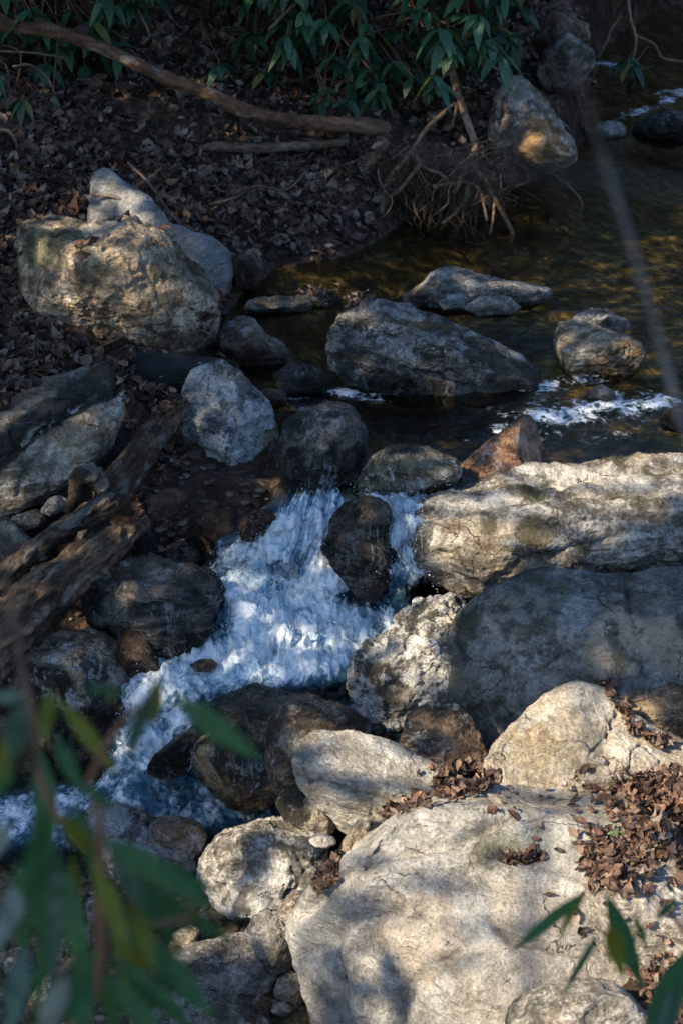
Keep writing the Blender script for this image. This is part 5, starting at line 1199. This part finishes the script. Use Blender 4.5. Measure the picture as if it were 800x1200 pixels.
# thicket on the slope above the bank (mirrored in the pool)
n = 9000
hx = RNG.uniform(-8, 9, n); hy = RNG.uniform(12.5, 25, n); hz = ground_z(hx, hy, False); up = RNG.uniform(.2, 3.2, n)
P = np.stack([hx, hy, hz + up], -1); qx, qy, _ = proj(P)
P = P[(qy < -170) & (hz > .4)]; n = len(P)
az = RNG.uniform(0, 6.28, n); dr = np.stack([np.cos(az), np.sin(az), RNG.normal(-.3, .3, n)], -1); nr = np.array([0, -.4, 1]) + RNG.normal(0, .4, (n, 3))
L = RNG.uniform(.3, .6, n); V, F = leaf_geo(P, dr, nr, L, L * .6, np.full(n, .3), np.full(n, .2), .3, 4)
qx, qy, _ = proj(V)
tag(link('evergreen_thicket', V, F, M_RHODO), 'dense evergreen thicket on the slope above the stream', kind='stuff')

# ------------------------------------------------------------------ hanging evergreen branches close to the camera
M_NEAR = leaf_mat('near_dark_leaf', [(0, (.016, .062, .020)), (1, (.028, .092, .032))], .22, .5, .2)
M_OLIVE = leaf_mat('near_olive_leaf', [(0, (.08, .105, .012)), (1, (.12, .135, .018))], .35, .5, .2)
M_BACKLIT = leaf_mat('near_backlit_leaf', [(0, (.12, .16, .14)), (1, (.16, .20, .17))], .3, .35, .5)  # pale colour stands in for light coming from behind these leaves
M_TEAL = leaf_mat('near_teal_leaf', [(0, (.018, .062, .038)), (1, (.03, .08, .05))], .2, .3, .5)
LM = dict(g=M_NEAR, o=M_OLIVE, s=M_BACKLIT, t=M_TEAL)
def hanging(label, root_pt, stems, lv, t0, seed):
    rg = np.random.default_rng(seed)
    root = at(*root_pt); o = empty('rhododendron_branch', root); tag(o, label, 'branch')
    for q in stems:
        P = np.array([at(a, b, t) for a, b, t, r in q]) - root
        V, F, _ = tube(P, np.array([r * t / FPX for a, b, t, r in q]), 10, 10); link('stem', V, F, M_BRANCH, o)
    for (x0, y0, x1, y1, w, c) in lv:
        ta = t0 + rg.uniform(-.12, .12); tb = ta + rg.uniform(-.05, .05)
        x1, y1 = x1 + (x1 - x0) * .08, y1 + (y1 - y0) * .08; a, b = at(x0, y0, ta), at(x1, y1, tb); d = b - a; L = np.linalg.norm(d)
        nr = -FWD + rg.normal(0, .25, 3)
        V, F = leaf_geo([a - root], [d], [nr], np.array([L]), np.array([w * .64 * t0 / FPX]), np.array([.0]), np.array([rg.uniform(-.35, .1)]), None, 14, np.array([rg.uniform(-.15, .15)]))
        link('leaf', V, F, LM[c], o)
LEFT = [(204,817,302,888,44,'g'),(180,806,150,890,38,'t'),(184,800,178,852,32,'o'),(72,822,136,905,34,'o'),(95,806,150,812,16,'g'),(30,815,14,890,44,'t'),(-8,818,30,815,30,'t'),(58,808,50,870,34,'o'),
        (88,912,142,955,20,'g'),(48,880,58,1010,52,'g'),(40,960,60,1150,50,'g'),(70,985,64,1155,34,'t'),(46,1000,-12,1125,44,'s'),(10,965,-14,1010,34,'s'),(122,982,245,1062,46,'g'),(130,996,262,1048,34,'g'),(128,985,172,1085,40,'t'),
        (140,1035,275,1105,46,'g'),(152,1050,182,1135,34,'o'),(150,1085,250,1190,52,'g'),(132,1078,168,1195,40,'o'),(98,1095,96,1225,44,'g'),(112,1105,136,1215,44,'g'),(78,1145,46,1225,44,'s'),(118,1055,176,1160,40,'g'),
        (72,955,112,1005,34,'o'),(84,1000,90,1090,26,'o'),(20,900,-20,940,30,'g'),(130,1120,235,1215,40,'g'),(60,1060,40,1200,30,'g'),(92,1130,84,1230,38,'g'),(110,1010,150,1110,36,'o'),(54,940,30,1080,40,'g'),(76,1020,100,1150,40,'g'),(20,1010,30,1140,34,'g'),(140,1010,215,1120,40,'g'),(124,1140,200,1225,42,'g'),(30,1110,10,1215,40,'t'),(86,940,128,1060,34,'g'),(20,850,-10,930,34,'o'),(64,860,96,930,28,'g'),(158,1100,176,1200,34,'o')]
hanging('blurred leafy evergreen branch hanging in at the left front', (-60, 1330, 1.3),
        [[(-60,1330,1.3,9),(40,1260,1.3,8),(112,1160,1.3,7),(118,1050,1.3,7),(116,960,1.3,5),(104,915,1.3,4)], [(116,1000,1.3,5),(70,960,1.3,4),(45,900,1.3,4),(40,840,1.3,4),(24,770,1.3,4),(8,680,1.3,4)],
         [(104,915,1.3,4),(140,850,1.3,3),(190,812,1.3,3)], [(118,1080,1.3,4),(180,1082,1.3,3),(225,1075,1.3,3)]], LEFT, 1.3, 3)
RIGHT = [(686,1044,598,1116,24,'g'),(684,1046,648,1108,20,'o'),(710,1048,752,1158,40,'g'),(714,1080,728,1142,34,'o'),(702,1092,658,1168,15,'g'),(742,1070,758,1112,15,'g'),(794,1052,766,1080,16,'g'),(806,1112,752,1215,44,'g'),(800,1150,770,1230,44,'t'),(830,1090,792,1180,36,'g')]
hanging('thin leafy evergreen branch hanging in at the lower right front', (900, 1340, 1.9),
        [[(900,1340,1.9,5),(840,1180,1.9,4),(800,1090,1.9,3),(760,1050,1.9,2),(708,1044,1.9,1.6),(686,1042,1.9,1.2)], [(840,1180,1.9,3),(812,1120,1.9,2)]], RIGHT, 1.9, 5)
def near_twig(label, q, mat):
    P = np.array([at(a, b, t) for a, b, t, r in q]); V, F, _ = tube(P, np.array([r * t / FPX for a, b, t, r in q]), 10, 10)
    o = link('bare_twig', V, F, mat, None, True, P[0]); g = o.data.attributes.new('grain', 'FLOAT_VECTOR', 'POINT'); g.data.foreach_set('vector', (V * np.array([1, .3, .3])).astype(np.float32).ravel())
    tag(o, label, 'twig', 'bare twigs close to the camera')
M_GREY = bark_mat('grey_twig', ((.15, .15, .15), (.24, .24, .25), (.34, .34, .36)))
near_twig('blurred pale grey twig slanting down the right side', [(655,-20,.8,1.4),(672,70,.85,2.2),(700,165,.95,3.4),(728,250,1.0,3.8),(752,330,1.05,3.8),(778,420,1.1,3.8),(800,500,1.1,3.8),(850,660,1.1,3.8),(930,1000,1.15,4),(1000,1500,1.3,5)], M_GREY)
near_twig('blurred dark twig crossing the far water sideways', [(380,120,.52,.8),(470,165,.52,2.0),(540,190,.52,2.7),(620,200,.52,3.0),(720,212,.52,3.1),(860,232,.52,3.2),(1150,290,.5,2.6)], bark_mat('dark_twig', ((.05, .05, .06), (.08, .08, .09), (.12, .12, .14))))
near_twig('blurred grey brown twig at the left edge', [(-30,560,.85,2),(2,660,.9,2.6),(18,740,1.0,3.2),(32,830,1.15,3.4),(44,900,1.29,3.4)], bark_mat('brown_twig', ((.10, .085, .075), (.16, .14, .125), (.22, .2, .18))))

# ------------------------------------------------------------------ sky, sun, camera
w = bpy.data.worlds.new('World'); SC.world = w; w.use_nodes = True
nt = w.node_tree; bg = nt.nodes['Background']
sky = nt.nodes.new('ShaderNodeTexSky'); sky.sky_type = 'NISHITA'; sky.sun_disc = False
el = math.asin(S[2]); sky.sun_elevation = el; sky.sun_rotation = math.atan2(S[0], S[1])
mx = nt.nodes.new('ShaderNodeMix'); mx.data_type = 'RGBA'; mx.blend_type = 'MULTIPLY'; mx.inputs[0].default_value = 1; mx.inputs[7].default_value = (.80, .96, 1.13, 1)
nt.links.new(sky.outputs[0], mx.inputs[6]); nt.links.new(mx.outputs[2], bg.inputs[0]); bg.inputs[1].default_value = .10
ld = bpy.data.lights.new('sun', 'SUN'); ld.energy = 5.0; ld.angle = R(.55); ld.color = (1, .85, .64)
lo = bpy.data.objects.new('sun', ld); COL.objects.link(lo)
lo.rotation_euler = Vector(-S).to_track_quat('-Z', 'Y').to_euler(); lo.location = (-6, -4, 9)

cd = bpy.data.cameras.new('camera'); cam = bpy.data.objects.new('camera', cd); COL.objects.link(cam)
cam.location = (0, 0, CAM_H); cam.rotation_euler = (R(90) - PITCH, 0, 0)
cd.sensor_fit = 'AUTO'; cd.sensor_width = 36; cd.lens = FPX / 1200 * 36
cd.clip_start = .05; cd.clip_end = 300
cd.dof.use_dof = True; cd.dof.focus_distance = 7.0; cd.dof.aperture_fstop = 5.2
SC.camera = cam
SC.view_settings.view_transform = 'Standard'; SC.view_settings.look = 'None'; SC.view_settings.gamma = 1; SC.view_settings.use_curve_mapping = False
SC.view_settings.exposure = 1.32
cy = SC.cycles
cy.max_bounces = 6; cy.diffuse_bounces = 3; cy.glossy_bounces = 3; cy.transmission_bounces = 4; cy.transparent_max_bounces = 10
cy.caustics_reflective = False; cy.caustics_refractive = False; cy.sample_clamp_indirect = 6
cy.use_denoising = True
